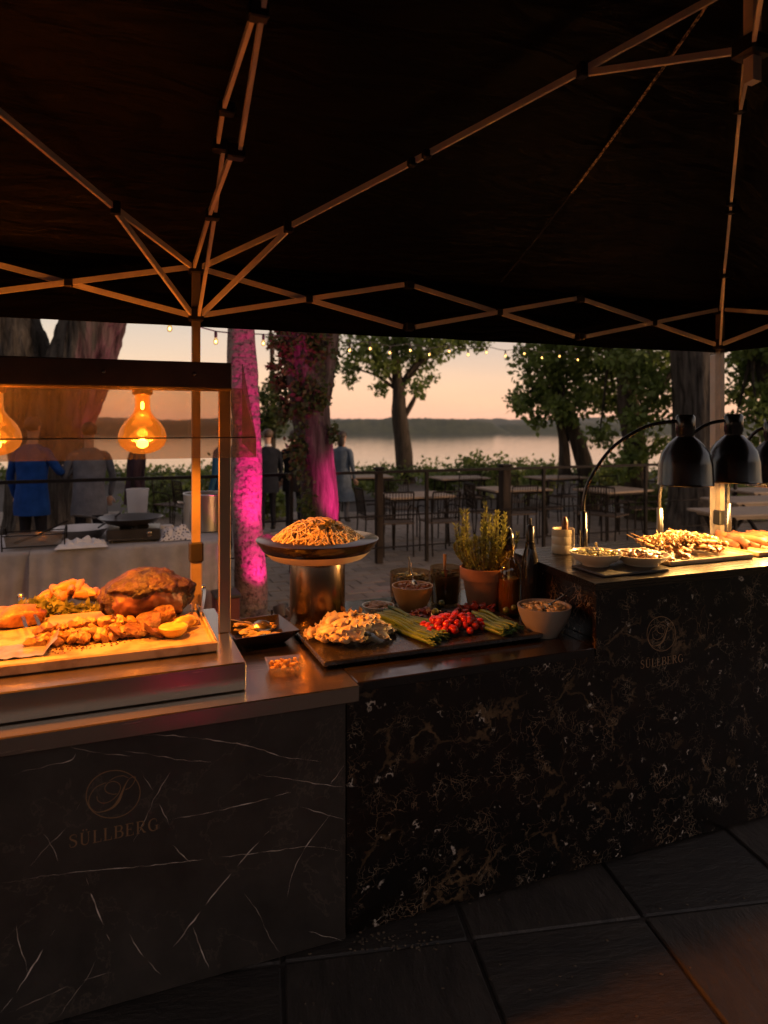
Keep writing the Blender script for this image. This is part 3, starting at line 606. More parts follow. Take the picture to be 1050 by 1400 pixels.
# pale ringed trunk washed by the magenta uplight
pale_bark, nt, b = newmat('pale_bark'); v = coords(nt, (2, 2, 9)); n = noi(nt, v, 1, 4, .5, .3); n2 = noi(nt, coords(nt, (30, 30, 30)), 1, 4, .6); n3 = noi(nt, coords(nt, (14, 14, 14)), 1, 3)
c = ramp(nt, n2.outputs['Fac'], [(.34, (.04, .03, .027)), (.50, (.17, .13, .115))]); nt.links.new(c, b.inputs['Base Color']); b.inputs['Roughness'].default_value = .8; b.inputs['Specular IOR Level'].default_value = .15
ad = nn(nt, 'Math', operation='ADD'); nt.links.new(n.outputs['Fac'], ad.inputs[0]); nt.links.new(n3.outputs['Fac'], ad.inputs[1]); bump(nt, b, ad.outputs[0], .9, .03)
Y = 6.5; b0 = pd(343, 838, Y); b0.z = -.03
def rings(p, a, i): return .05*noise.noise((p.x*4, p.y*4, p.z*2))-(.07 if abs((p.z*2.6+.3*noise.noise((p.z*3, a, 0))) % 1-.5) < .06 else 0)
pts = [b0+(pd(331, 450, Y)-b0)*(k/24) for k in range(75)]
for k, p in enumerate(pts): p.x += .012*math.sin(k*.5)
t_ = thing('birch_tree', 'slim ringed birch trunk washed in magenta light from its foot', 'tree', b0)
m = MB(); m.tube([p-b0 for p in pts], [.150+.008*math.sin(k*.7)-.0008*k for k in range(75)], 28, True, 0, rings); m.build('trunk', pale_bark, t_, smooth=50)
top = pts[-1]-b0; m = MB()
for k in range(6):
    a = k*1.05; e = top+Vector((math.cos(a)*1.2, math.sin(a)*1.2, 1.2)); m.tube(smoothpath([top-Vector((0, 0, .5+k*.12)), (top+e)/2+Vector((0, 0, .2)), e], 5), [.06]*3+[.04]*4+[.015]*4, 7)
m.build('limbs', pale_bark, t_, smooth=50)
leaves([(top+Vector((math.cos(k)*1.1, math.sin(k)*1.1, 1+.3*math.sin(k*3))), .8) for k in range(7)], 2500, .13, lf_tree, 'crown', t_, 5)
# ivy-clad trunk
Y = 7.9; b0 = pd(441, 793, Y); b0.z = -.03
iv = tree('ivy_tree', 'trunk clad in dark ivy, one flank glowing magenta', b0, [([b0, pd(438, 730, Y), pd(434, 650, Y), pd(427, 580, Y), pd(418, 510, Y), pd(412, 450, Y), pd(400, 350, Y), pd(392, 200, Y)], [.26, .215, .20, .205, .235, .26, .24, .16]), ([pd(425, 580, Y), pd(438, 520, Y), pd(446, 450, Y), pd(452, 360, Y)], [.16, .16, .15, .12])], bark('ivy_bark', (.03, .022, .02), (.10, .08, .075), 15, 2, 1, .03), [], 0, 0, None, 0, ridged(.10, 6, 1.5), 28)
cl_ = [(pd(395, 480, Y-.1)-b0, (.16, .2, .25)), (pd(385, 520, Y)-b0, (.12, .15, .22)), (pd(388, 560, Y)-b0, (.10, .15, .18)), (pd(400, 450, Y-.15)-b0, (.25, .2, .25)), (pd(425, 470, Y-.22)-b0, (.22, .1, .35)), (pd(410, 540, Y-.24)-b0, (.17, .08, .4)), (pd(408, 620, Y-.25)-b0, (.12, .08, .35)), (pd(452, 480, Y)-b0, (.10, .15, .3)), (pd(436, 540, Y-.22)-b0, (.12, .07, .25)), (pd(372, 500, Y)-b0, .07), (pd(378, 470, Y)-b0, .10), (pd(455, 590, Y-.1)-b0, (.06, .1, .15)), (pd(420, 700, Y-.27)-b0, (.1, .05, .4)), (pd(400, 250, Y)-b0, 1.1), (pd(440, 200, Y+.5)-b0, 1.2), (pd(350, 220, Y+.5)-b0, 1.0)]
leaves(cl_[:13], 3600, .07, lf_dark, 'ivy', iv, 8, .5, 'stuff'); leaves(cl_[13:], 1800, .13, lf_tree, 'crown', iv, 9)
# dark conifer far behind the men
b0 = pd(372, 660, 26); b0.z = -.1; t_ = thing('conifer_tree', 'thin dark conifer with bare upper stem behind the suited men', 'tree', b0)
MB().tube([(0, 0, 0), (.05, 0, 3), (-.1, 0, 6.5)], [.14, .10, .04], 8).build('trunk', bark_grey, t_)
leaves([((0, 0, 2.2), (.7, .6, .6)), ((-.1, 0, 2.9), (.55, .5, .5)), ((.1, 0, 3.4), (.35, .35, .4)), ((0, 0, 5.0), (.25, .25, .3)), ((-.4, 0, 1.8), (.8, .5, .5))], 1500, .2, lf_dark, 'crown', t_, 13)
# shrubs along the terrace edge
for i, (x, y, Y, rx, rz, lab) in enumerate((
    (655, 640, 16.5, .9, .75, 'broad shrub at the terrace edge under the river view'), (705, 645, 17, .8, .55, 'low spreading shrub between the timber post and the forked leafy tree'), (745, 650, 15.5, .55, .5, 'small round shrub at the foot of the forked leafy tree'),
    (600, 660, 17, .5, .4, 'small shrub beside the slim river tree'), (520, 655, 17, .45, .6, 'upright shrub in front of the slim river tree'), (480, 665, 16, .6, .45, 'low shrub beside the magenta ivy trunk'),
    (830, 655, 14, .7, .6, 'shrub beneath the drooping leafy tree'), (895, 680, 12.8, .55, .7, 'dense shrub at the foot of the massive old trunk'), (360, 690, 13, .5, .5, 'low shrub behind the suited men'),
    (215, 660, 13.5, .75, .9, 'tall shrub behind the clear plastic pitcher'), (270, 660, 13, .5, .7, 'shrub behind the large steel stockpot'), (1040, 690, 13, .6, .5, 'shrub behind the slatted folding tables'))):
    p = pd(x, y, Y); b_ = Vector((p.x, p.y, -.012)); t_ = thing('shrub', lab, 'shrub', b_, 0, 'shrubs along the terrace edge'); g = random.Random(i)
    h = max(.5, p.z+.15); m = MB()
    for k in range(5): m.tube([(0, 0, 0), (g.uniform(-.1, .1), g.uniform(-.1, .1), h*.5), (g.uniform(-.5, .5)*rx, g.uniform(-.4, .4)*rx, h*.95)], [.02, .014, .006], 5)
    m.build('stems', bark_grey, t_)
    leaves([((g.uniform(-.6, .6)*rx, g.uniform(-.5, .5)*rx, h*g.uniform(.35, 1.0)), (rx*.5, rx*.5, rz*.45)) for k in range(8)], 1300, .11, lf_bush, 'foliage', t_, 60+i, .5)

# clipped hedge closing the terrace towards the river
hd = thing('hedge', 'low leafy hedge closing the terrace towards the river', 'hedge', (0, 20.5, -.02)); g = random.Random(14); m = MB()
for k in range(60): x = -15+k*.5; m.tube([(x, 0, 0), (x+g.uniform(-.1, .1), .05, .5)], [.02, .008], 5)
m.build('stems', bark_grey, hd)
leaves([((-15+k*.36, g.uniform(-.25, .25), .32+g.uniform(-.05, .10)), (.34, .32, .26+g.uniform(-.04, .12))) for k in range(84)], 9000, .13, lf_bush, 'foliage', hd, 91, .45)
# ---------------------------------------------------------------- magenta uplights
MAG = (1.0, .004, .28)
lens_m = emis('magenta_lens', MAG, 6)
def uplight(p, target, energy, label, spot=50):
    t = thing('uplight', label, 'uplight', (p[0], p[1], -.012)); t['group'] = 'magenta uplights at the tree trunks'
    d = (Vector(target)-Vector((p[0], p[1], .16))).normalized(); q = Vector((0, 0, 1)).rotation_difference(d)
    o = MB().lathe([(.03, -.07), (.06, -.05), (.07, .04), (.066, .055), (.058, .055), (.055, .035)], 20).build('housing', black_matte, t, 40, (0, 0, .13)); o.rotation_mode = 'QUATERNION'; o.rotation_quaternion = q
    o2 = MB().lathe([(.0, .0), (.054, .0)], 20, (0, 0, .037)).build('lens', lens_m, o)
    m = MB(); m.bar((-.085, 0, .02), (-.085, 0, .14), .012, .02); m.bar((.085, 0, .02), (.085, 0, .14), .012, .02); m.box((0, 0, .012), (.18, .08, .02)); m.build('bracket', iron, t)
    l = light('magenta_spot', 'SPOT', Vector((p[0], p[1], .13))+d*.08-Vector((p[0], p[1], -.012)), energy, MAG, .05, t, None, spot, .6); l.rotation_euler = (-d).to_track_quat('Z', 'Y').to_euler()
    return t
p = pd(343, 838, 6.5); uplight((p.x+.34, p.y-.36), (p.x+.02, p.y, 1.15), 34, 'magenta uplight on the ground at the foot of the slim ringed birch', 95); uplight((p.x+.66, p.y-.78), (p.x+.0, p.y, 1.9), 290, 'magenta uplight on the ground a step away from the slim ringed birch', 52)
p = pd(441, 793, 7.9); uplight((p.x+.98, p.y-.72), (p.x+.17, p.y, 1.05), 280, 'magenta uplight on the ground at the foot of the ivy-clad trunk', 30)
p = pd(62, 745, 10.6); uplight((p.x+1.75, p.y-.3), (p.x+.75, p.y, 3.2), 170, 'magenta uplight on the ground beside the ancient forked tree', 45)

p = P(-.30, -2.40, 0); uplight((p.x, p.y), P(-.40, -2.0, 2.2), 45, 'magenta uplight at the foot of the front marquee leg', 40)
# ---------------------------------------------------------------- railing
RW = 5.86
rl = thing('railing', 'dark metal railing of slim posts and rails along the terrace', 'railing', P(0, RW, 0), ROT)
MB().bar((-8, 0, 1.17), (9.2, 0, 1.17), .05, .035).build('top_rail', iron, rl)
MB().tube([(-8, 0, .62), (9.2, 0, .62)], .010, 6).build('rail', iron, rl); MB().tube([(-8, 0, .22), (9.2, 0, .22)], .010, 6).build('rail', iron, rl)
for k in range(-6, 4): MB().bevbox((3.05+k*1.78, 0, .575), (.042, .042, 1.165), .003).build('post', iron, rl)
for x, lab in ((690, 'thick square timber post standing in the railing before the dining tables'), (518, 'slimmer dark timber post in the railing beside the outdoor dining table')):
    p = pw(x, 700, RW+.12); t_ = thing('timber_post', lab, 'post', (p.x, p.y, -.006), ROT); wd = .13 if x == 690 else .09
    MB().bevbox((0, 0, .60), (wd, wd, 1.2), .01).build('post', bark('post_wood', (.014, .011, .009), (.035, .026, .02), 20, 2, .6, .01), t_); MB().bevbox((0, 0, 1.215), (wd+.03, wd+.03, .03), .006).build('cap', iron, t_)

# ---------------------------------------------------------------- terrace furniture
def make_chair():
    t = thing('bistro_chair', 'dark metal bistro chair with slatted wooden seat', 'chair', (0, 0, 0))
    for s in (-1, 1):
        MB().tube([(s*.20, -.20, 0), (s*.20, -.19, .44)], .011, 6).build('leg', iron, t)
        MB().tube(smoothpath([(s*.20, .24, 0), (s*.20, .20, .44), (s*.20, .25, .86)], 4), .011, 6).build('leg', iron, t)
        MB().tube(smoothpath([(s*.20, -.19, .44), (s*.23, -.17, .64), (s*.23, .2, .66)], 4), .010, 6).build('armrest', iron, t)
    m = MB()
    for k in range(6): m.bevbox((0, -.18+k*.074, .452), (.44, .06, .018), .003)
    m.build('seat', slat_wood, t)
    m = MB()
    for k in range(9): m.tube([(-.16+k*.04, .205, .50), (-.165+k*.041, .25, .86)], .005, 5)
    m.tube([(-.2, .207, .51), (.2, .207, .51)], .008, 6); m.build('backrest', iron, t)
    MB().tube([(-.2, .25, .87), (.2, .25, .87)], .011, 6).build('top_rail', iron, t)
    return t
ch0 = make_chair()
def make_table(L, W, wood_=slat_wood, fold=False):
    t = thing('dining_table', 'x', 'table', (0, 0, 0)); n = max(3, int(W/.12)); m = MB()
    for k in range(n): MB().bevbox((0, -W/2+(k+.5)*W/n, .735), (L, W/n-.008, .028), .003).build('plank', wood_, t)
    MB().box((0, 0, .70), (L*.86, W*.8, .035)).build('apron', iron if not fold else wood_, t)
    for sx in (-1, 1):
        if fold:
            for s in (-1, 1): MB().bar((sx*L*.36+s*.02, -s*W*.42, 0), (sx*L*.36+s*.02, s*W*.42, .70), .035, .05).build('leg', iron, t)
        else:
            for sy in (-1, 1): MB().tube([(sx*L*.43, sy*W*.40, 0), (sx*L*.40, sy*W*.36, .70)], .016, 8).build('leg', iron, t)
    return t
tb0 = make_table(1.0, .75, M('table_wood', (.25, .18, .12), (.17, .12, .08), 4, rough=.7, stretch=(1, 8, 8), bmp=.3, bsc=10)); tb1 = make_table(1.3, .70, M('bleached_wood', (.24, .19, .14), (.17, .13, .10), 4, rough=.75, stretch=(1, 8, 8), bmp=.3, bsc=10), True)
GRP = 'terrace tables'
def grounded(x, Y): return Vector(((x-525)/FPX*Y, Y, -.005))
used = [0, 0, 0]
def put(proto, k, x, Y, rz, label, group=None):
    o = proto if not used[k] else dup(proto); used[k] = 1; o.location = grounded(x, Y); o.rotation_euler = (0, 0, rz); o['label'] = label
    if group: o['group'] = group
    return o
for x, Y, rz, lab in ((566, 10.2, .35, 'wooden dining table behind the thin railing post, two chairs tucked under it'), (702, 11.2, .3, 'wooden dining table behind the thick timber railing post'), (838, 11.0, .5, 'wooden dining table under the drooping leafy tree'), (628, 13.5, .3, 'far wooden dining table near the broad shrub'), (760, 13.6, .4, 'far wooden dining table below the forked leafy tree'), (500, 13.8, .2, 'far wooden dining table behind the slim timber post')):
    put(tb0, 0, x, Y, rz, lab, GRP)
for i, (x, Y, rz, lab) in enumerate((
    (513, 9.9, 1.9, 'bistro chair at the table end nearest the ivy trunk'), (541, 9.45, 3.3, 'bistro chair tucked at the guests\' side of the table behind the thin railing post'), (600, 9.55, 3.5, 'bistro chair beside the thin railing post, its back to the marquee'), (622, 10.6, -1.3, 'bistro chair at the far table end beyond the thin railing post'), (548, 11.0, .3, 'bistro chair facing the marquee across the table behind the railing post'),
    (662, 10.6, 1.8, 'bistro chair between two dining tables by the timber post'), (708, 10.4, 3.4, 'bistro chair directly beside the thick timber post'), (742, 11.0, -1.2, 'bistro chair past the thick timber post, turned sideways'), (700, 12.0, .2, 'bistro chair on the river side of the timber-post table'),
    (806, 10.4, 3.0, 'bistro chair inside the bend of the curved heat lamp stem'), (832, 10.2, 2.4, 'bistro chair angled outward under the drooping tree'), (872, 11.0, -1.3, 'bistro chair at the end of the table under the drooping tree'), (845, 11.9, .4, 'bistro chair on the river side of the table under the drooping tree'), (640, 12.7, 3.2, 'bistro chair at the far table near the broad shrub'), (770, 12.8, 3.3, 'bistro chair at the far table below the forked tree'), (235, 11.5, 1.0, 'bistro chair behind the clear plastic pitcher'), (262, 11.2, 2.2, 'bistro chair behind the steel stockpot'))):
    put(ch0, 1, x, Y, rz, lab, 'bistro chairs on the terrace')
for x, Y, rz, lab in ((1036, 9.6, .25, 'bleached folding table with crossed legs behind the marquee corner post'), (1052, 11.0, .3, 'second bleached folding table beyond the first, nearer the shrubs'), (1030, 8.3, .2, 'bleached folding table with crossed legs standing closest to the heat lamps')):
    put(tb1, 2, x, Y, rz, lab, 'bleached folding tables')

# ---------------------------------------------------------------- string of bulbs
BX = [(232, 447), (295, 462), (360, 470), (414, 470), (448, 476), (478, 478), (506, 480), (533, 482), (561, 483), (587, 485), (614, 485), (640, 486), (665, 487), (691, 488), (717, 489), (741, 491), (765, 493), (790, 494)]
def sy(x): return float(np.interp(x, [150, 295, 480, 765, 900], [5.0, 6.2, 8.6, 12.5, 14]))
st = thing('string_lights', 'string of warm round bulbs hung along the marquee edge towards the trees', 'string lights', pd(232, 447, sy(232)))
o0 = st.location.copy(); bulbg = clear('bulb_glass', (1, .85, .6), .05); fil = emis('warm_filament', (1, .55, .18), 5)
cab = [pd(60, 415, 4.3)]+[pd(x, y-13+(4 if i % 2 else 0), sy(x)) for i, (x, y) in enumerate(BX)]+[pd(860, 482, 13.2)]
MB().tube(smoothpath([p-o0 for p in cab], 3), .006, 5).build('cable', black_matte, st)
for i, (x, y) in enumerate(BX):
    p = cab[i+1]-o0
    sk = MB().lathe([(.004, 0), (.014, -.005), (.014, -.05), (.010, -.055)], 10).build('socket', black_matte, st, 40, p)
    bl = MB().lathe([(.011, -.05), (.014, -.06), (.021, -.080), (.023, -.095), (.016, -.115), (.0, -.122)], 12).build('bulb', bulbg, st, 80, p)
    MB().ball((0, 0, -.092), (.010, .010, .014), 1).build('filament', fil, bl, 80)

# ---------------------------------------------------------------- unseen facade behind the camera, added and sized to block sky and sun
bd = thing('unseen_facade', 'unseen dark brick facade with tall windows, added to keep light off the marquee', 'building', P(-.7, -14, 0), ROT)
brickm, nt, b = newmat('dark_brick'); v = coords(nt); br = nn(nt, 'TexBrick'); br.inputs['Scale'].default_value = 5; br.inputs['Color1'].default_value = (.10, .05, .035, 1); br.inputs['Color2'].default_value = (.14, .07, .05, 1); br.inputs['Mortar'].default_value = (.12, .11, .10, 1)
nt.links.new(v, br.inputs['Vector']); nt.links.new(br.outputs['Color'], b.inputs['Base Color']); b.inputs['Roughness'].default_value = .9
MB().box((0, -4, 2), (50, 8, 4)).build('wall', brickm, bd)
MB().add([(-25.5, .4, 4.004), (25.5, .4, 4.004), (25.5, -8.4, 4.004), (-25.5, -8.4, 4.004), (-25.5, -4, 6.2), (25.5, -4, 6.2)], [(0, 1, 5, 4), (2, 3, 4, 5), (0, 4, 3), (1, 2, 5), (0, 3, 2, 1)]).build('roof', M('roof_slate', (.05, .045, .045), None, 5, rough=.8), bd)
for k in range(-8, 9):
    for z in (1.9,):
        wd = MB().bevbox((k*3, .02, z), (1.5, .08, 2.2), .01).build('window', M('window_frame', (.5, .48, .44), None, 4), bd); MB().box((k*3, .065, z), (1.3, .02, 2.0)).build('pane', black_gloss, wd)
# ---------------------------------------------------------------- warming station
AMB = (1.0, .50, .13)
u0, w0, z0 = -1.2, .43, .886
ws = thing('warming_station', 'brushed steel warming table with smoky glass guard and amber heat bulbs', 'food warmer', P(u0, w0, z0), ROT)
def L(u, wv, z): return (u-u0, wv-w0, z-z0)
MB().bevbox(L(-1.265, .433, .933), (1.872, .732, .094), .004).build('base', steel, ws, 30)
for u in (-.345, -2.17): MB().bevbox(L(u, .43, 1.44), (.045, .022, .92), .003).build('post', brushed('post_steel', (.45, .36, .27), .3, (40, 40, 1)), ws, 30)
beam_m = M('brown_beam', (.15, .10, .068), (.09, .062, .044), 6, rough=.35, metal=.5)
MB().bevbox(L(-1.258, .43, 1.948), (1.87, .075, .105), .004).build('beam', beam_m, ws, 30)
for u in (-.46, -.60-.17, -1.10, -1.42, -1.75): MB().lathe([(.0, .006), (.006, .005), (.009, .0), (.009, -.004)], 10).build('screw', steel, ws, 40, L(u, .3905, 1.955), (R(90), 0, 0))
guard = clear('smoky_guard', (.55, .44, .35), .02, .20, (.50, .42, .35), .10, smear=.35)
gp = [(.385, 1.905), (.127, 1.725), (.125, 1.657)]
m = MB(); ua, ub = -2.18, -.285
for (a, b_) in zip(gp, gp[1:]):
    m.add([L(ua, *a), L(ub, *a), L(ub, *b_), L(ua, *b_)], [(0, 1, 2, 3)])
gl = m.build('glass_guard', guard, ws)
m = MB().add([L(ub+.001, .40, 1.998), L(ub+.001, .385, 1.998), L(ub+.001, .128, 1.725), L(ub+.001, .126, 1.657), L(ub+.001, .40, 1.70)], [(0, 1, 2, 3, 4)]); m.build('end_glass', guard, ws)
m = MB(); m.bar(L(ua, .124, 1.725), L(ub, .124, 1.725), .004, .004); m.build('fold_edge', beam_m, gl)
bulb_amb = clear('amber_bulb_glass', (1, .50, .11), .10, 0, rough=.02, emit=((1, .36, .035), .22))
bulb_hot = emis('hot_filament', (1, .62, .22), 26)
prof = [(.026, 0), (.027, -.055), (.030, -.072), (.042, -.090), (.062, -.110), (.077, -.134), (.084, -.158), (.084, -.178), (.076, -.196), (.058, -.212), (.030, -.223), (0, -.227)]
sock_m = M('amber_socket', (.30, .17, .07), None, 8, rough=.35, metal=.7)
for u in (-.64, -1.115, -1.59):
    p = Vector(L(u, .43, 1.888)); sk = MB().lathe([(.036, .01), (.036, -.008), (.030, -.012)], 24).build('socket', sock_m, ws, 40, p)
    bl = MB().lathe(prof, 32).build('heat_bulb', bulb_amb, ws, 80, p); MB().ball((0, 0, -.188), (.022, .022, .018), 2).build('filament', bulb_hot, bl, 80)
    MB().ball((0, 0, -.05), (.007, .007, .016), 2).build('filament_stem', bulb_hot, bl, 80)
    light('heat_bulb_light', 'SPOT', p+Vector((0, 0, -.17)), 44, AMB, .05, ws, None, 152, .35); light('heat_bulb_glow', 'POINT', p+Vector((0, 0, -.15)), 0.7, AMB, .06, ws)
# tray, board
tray_m = M('cream_tray', (.38, .30, .20), (.14, .07, .03), 8, rough=.4, rvar=.15, lo=.48, hi=.70)
tr = thing('serving_tray', 'long cream serving tray lying on the steel warming table', 'tray', P(-1.2, .48, .981), ROT)
MB().bevbox((0, 0, .009), (1.60, .55, .016), .004).build('tray_base', tray_m, tr, 30)
m = MB()
for c_, s_ in (((0, -.271, .019), (1.60, .014, .034)), ((0, .271, .019), (1.60, .014, .034)), ((-.793, 0, .019), (.014, .528, .034)), ((.793, 0, .019), (.014, .528, .034))): m.bevbox(c_, s_, .004)
m.build('tray_rim', tray_m, tr, 30)
TZ = .9985
bo = MB().bevbox((0, 0, .0145), (.54, .25, .028), .005).build('cutting_board', wood, None, 30, P(-.70, .615, TZ), (0, 0, ROT)); tag(bo, 'thick wooden cutting board under the whole roast', 'cutting board')
# ---------------------------------------------------------------- roast and sides
crust = M('roast_crust', (.010, .0045, .003), (.055, .020, .008), 14, rough=.42, bmp=1, bsc=30, bd=.02, rvar=.15)
cutm = M('roast_cut', (.09, .028, .014), (.22, .085, .04), 10, rough=.45, bmp=.5, bsc=30, bd=.006)
m = MB(); m.ball((0, 0, 0), (.180, .132, .108), 4, 2, .08, 1.4); bv = []
b_ = bmesh.new()
for q in m.v: b_.verts.new(q)
b_.verts.ensure_lookup_table()
for f in m.f: b_.faces.new([b_.verts[i] for i in f])
bmesh.ops.subdivide_edges(b_, edges=b_.edges[:], cuts=1, use_grid_fill=True); b_.verts.index_update()
m = MB(); fs = [tuple(v.index for v in f.verts) for f in b_.faces]; vv = []
for v_ in b_.verts:
    p = v_.co; k = 1+.06*noise.noise(p*11)-.10*abs(noise.noise(p*19))+.05*noise.noise(p*44)+.03*noise.noise(p*90)
    x, y, z = p*k
    if y < -.05 and z < .035+.02*noise.noise((x*14, 0, 0)): y += .012*(1+noise.noise((x*26, z*9, 1)))      # carved, ragged face
    vv.append((x, y, max(z, -.076)))
b_.free(); m.add(vv, fs); m.mi = [1 if all(vv[i][1] < -.045 and -.09 < vv[i][2] < .030+.02*noise.noise((vv[i][0]*14, 0, 0)) and abs(vv[i][0]) < .13 for i in f) else 0 for f in m.f]
tag(m.build('roast', [crust, cutm], None, 180, P(-.615, .615, TZ+.0285+.074), (0, 0, ROT)), 'large dark-crusted roast joint, carved open along one side', 'roast')
def scatter(name, mk, label, cat, group, pts, variants=4, rots=True, tilt=.5, scl=(.85, 1.15), seed=1):
    """mk(k) -> MB ; pts world positions; individuals share mesh data"""
    g = random.Random(seed); meshes = [mk(k) for k in range(variants)]
    for i, p in enumerate(pts):
        o = bpy.data.objects.new(name, meshes[i % variants]); col.objects.link(o); o.location = p
        if rots: o.rotation_euler = (g.uniform(-tilt, tilt), g.uniform(-tilt, tilt), g.uniform(0, 6.28))
        s = g.uniform(*scl); o.scale = (s, s, s); tag(o, label, cat, group)
def pile(cx, cy, z, rx, ry, h, n, seed, step=.02):
    g = random.Random(seed); out = []; c_ = pz(cx, cy, z)
    for i in range(n):
        r = math.sqrt((i+.5)/n); a = i*2.39996+g.uniform(-.3, .3); x, y = r*rx*math.cos(a), r*ry*math.sin(a)
        zz = h*(1-r*r)+g.uniform(-.2, .2)*step
        q = Vector((c_.x+x*CU-y*SU, c_.y+x*SU+y*CU, z+step*.6+max(0, zz))); uu, ww = UW(q)
        if z < 1.02 and z > .95 and -.99 < uu < -.41 and .475 < ww < .755: q.z += .026
        out.append(q)
    return out
potato = M('roast_potato', (.40, .22, .075), (.14, .048, .014), 30, rough=.42, bmp=.3, bsc=40, lo=.4, hi=.68, rand=.25)
def chunk(mat, r, amp=.25, fr=1.8, sub=2, sm=40):
    def mk(k):
        m = MB(); m.ball((0, 0, 0), r, sub, k*5+3, amp, fr); vv = []
        for x, y, z in m.v:                                   # knife-cut facets
            if z > r[2]*.55: z = r[2]*.55+.2*(z-r[2]*.55)
            if x > r[0]*.6: x = r[0]*.6+.2*(x-r[0]*.6)
            vv.append((x, y, z))
        m.v = vv; return m.mesh('chunk', mat, sm)
    return mk
scatter('potato_wedge', chunk(potato, (.026, .020, .018), .38, 2.6), 'golden roast potato wedge heaped before the carved roast', 'potato', 'roast potato wedges', pile(120, 874, TZ,   .19, .060, .020, 70, 4, .020)+pile(78, 876, TZ, .06, .03, .005, 7, 5, .02), 6, True, .9, (.75, 1.2))
meat = M('meat_slice', (.20, .078, .035), (.04, .014, .006), 22, rough=.4, bmp=1, bsc=50, bd=.01, rand=.2)
def slice_(k):
    m = MB(); m.ball((0, 0, 0), (.050, .038, .012), 3, k*3+1, .25, 1.6); m.v = [(x, y, z+.35*x*x/.06+.007*noise.noise((x*45, y*45, k))) for x, y, z in m.v]; return m.mesh('slice', meat, 60)
for i, (x, y, dz, rx, lab) in enumerate(((207, 866, .045, .9, 'thick brown slice of roast leaning on the carved face'), (222, 860, .055, 1.1, 'reddish outer slice of roast resting beside the lemon half'), (190, 870, .02, .5, 'flat slice of roast lying before the joint'), (168, 872, .018, .2, 'browned slice of roast among the potato wedges'), (212, 872, .02, .2, 'browned end slice of roast lying flat beside the lemon half'))):
    o = bpy.data.objects.new('roast_slice', slice_(i)); col.objects.link(o); p = pz(x, y, TZ); o.location = p+Vector((0, 0, dz)); o.rotation_euler = (rx, .15*i-.2, ROT+.3*i-.5); tag(o, lab, 'meat slice')
p = pz(237, 870, TZ); ln = thing('lemon_half', 'grilled lemon half lying cut side up beside the roast', 'lemon', p, ROT)
lem = M('lemon_rind', (.62, .40, .06), (.5, .28, .04), 20, rough=.4, bmp=.2)
MB().lathe([(0, 0), (.03, .002), (.046, .018), (.052, .036), (.047, .041), (.044, .039)], 24).build('rind', lem, ln, 60); 
MB().lathe([(.0445, .038), (.02, .0385), (0, .037)], 24).build('flesh', M('lemon_flesh', (.66, .47, .12), (.30, .15, .03), 26, rough=.3, bmp=.5), ln, 60)
p = pz(252, 862, TZ); lw = thing('lemon_wedge', 'lemon wedge with a charred edge behind the lemon half', 'lemon', p, ROT+.6)
MB().ball((0, 0, .03), (.055, .022, .026), 3, 2, .1).build('wedge', lem, lw, 180)
veg = M('roast_carrot', (.46, .17, .04), (.45, .28, .13), 8, rough=.4, rand=.2)
def carrot(k):
    m = MB(); m.tube([(-.05, 0, 0), (-.02, .004*(k-1), .004), (.03, 0, 0), (.06, 0, -.002)], [.018, .027, .022, .006], 8, sq=.7); return m.mesh('carrot', veg, 60)
scatter('carrot_piece', carrot, 'glazed carrot piece in the heap behind the herbs', 'carrot', 'glazed carrot pieces', pile(100, 824, TZ+.015, .12, .06, .05, 15, 9, .026), 3, True, .4)
def herbs(name, label, cx, cy, z, rx, ry, h, n, size, mat, seed):
    c_ = pz(cx, cy, z); t = thing(name, label, 'herbs', c_, ROT); g = random.Random(seed)
    o = leaves([((g.uniform(-rx, rx)*.7, g.uniform(-ry, ry)*.7, h*g.uniform(.25, .7)), (rx*.45, ry*.45, h*.45)) for k in range(9)], n, size, mat, 'sprigs', t, seed, .6, 'stuff'); return t
herb_m = leafmat('herb_leaf', (.14, .16, .025), (.34, .32, .07), 20)
herbs('herb_salad', 'loose heap of green herbs behind the potato wedges', 68, 842, TZ+.01, .12, .07, .055, 420, .035, herb_m, 3)
herbs('herb_salad', 'flat bed of green leaves tucked against the cutting board', 112, 838, TZ+.01, .09, .035, .03, 220, .03, herb_m, 4)
p = pz(8, 862, TZ); m = MB(); m.ball((0, 0, 0), (.10, .06, .045), 3, 9, .2, 1.8, flat=-.035); m.v = [tuple(Vector(q)*(1+.05*noise.noise(Vector(q)*40))) for q in m.v]
tag(m.build('roast_chicken', M('chicken_skin', (.36, .16, .05), (.15, .05, .014), 14, rough=.35, bmp=.9), None, 180, p+Vector((0, .06, .035)), (0, 0, .4)), 'golden roast chicken piece beside the foil-wrapped potatoes', 'roast')
def tongs(label, p, q, spread, top=None):
    t = thing('tongs', label, 'tongs', p); d = Vector(q)-Vector(p); s = Vector((-d.y, d.x, 0)).normalized()
    for k in (-1, 1):
        m = MB(); pa = smoothpath([s*k*spread, d*.4+s*k*spread*.9+Vector((0, 0, .006)), d*.8+s*k*spread*.5, d], 5)
        for a, b_ in zip(pa, pa[1:]): m.bar(a, b_, .012, .0025)
        m.build('arm', steel, t)
    MB().ball(d, (.012, .012, .012), 2).build('hinge', steel, t, 80); return t
tongs('steel tongs lying across the tray corner near the carved roast', pz(268, 850, TZ)+Vector((0, 0, .036)), pz(278, 818, TZ)+Vector((0, 0, .05)), .02)
tongs('steel tongs standing in the herb heap', pz(45, 868, TZ)+Vector((0, 0, .03)), pz(28, 838, TZ)+Vector((0, 0, .07)), .022)
m = MB(); vs_ = []
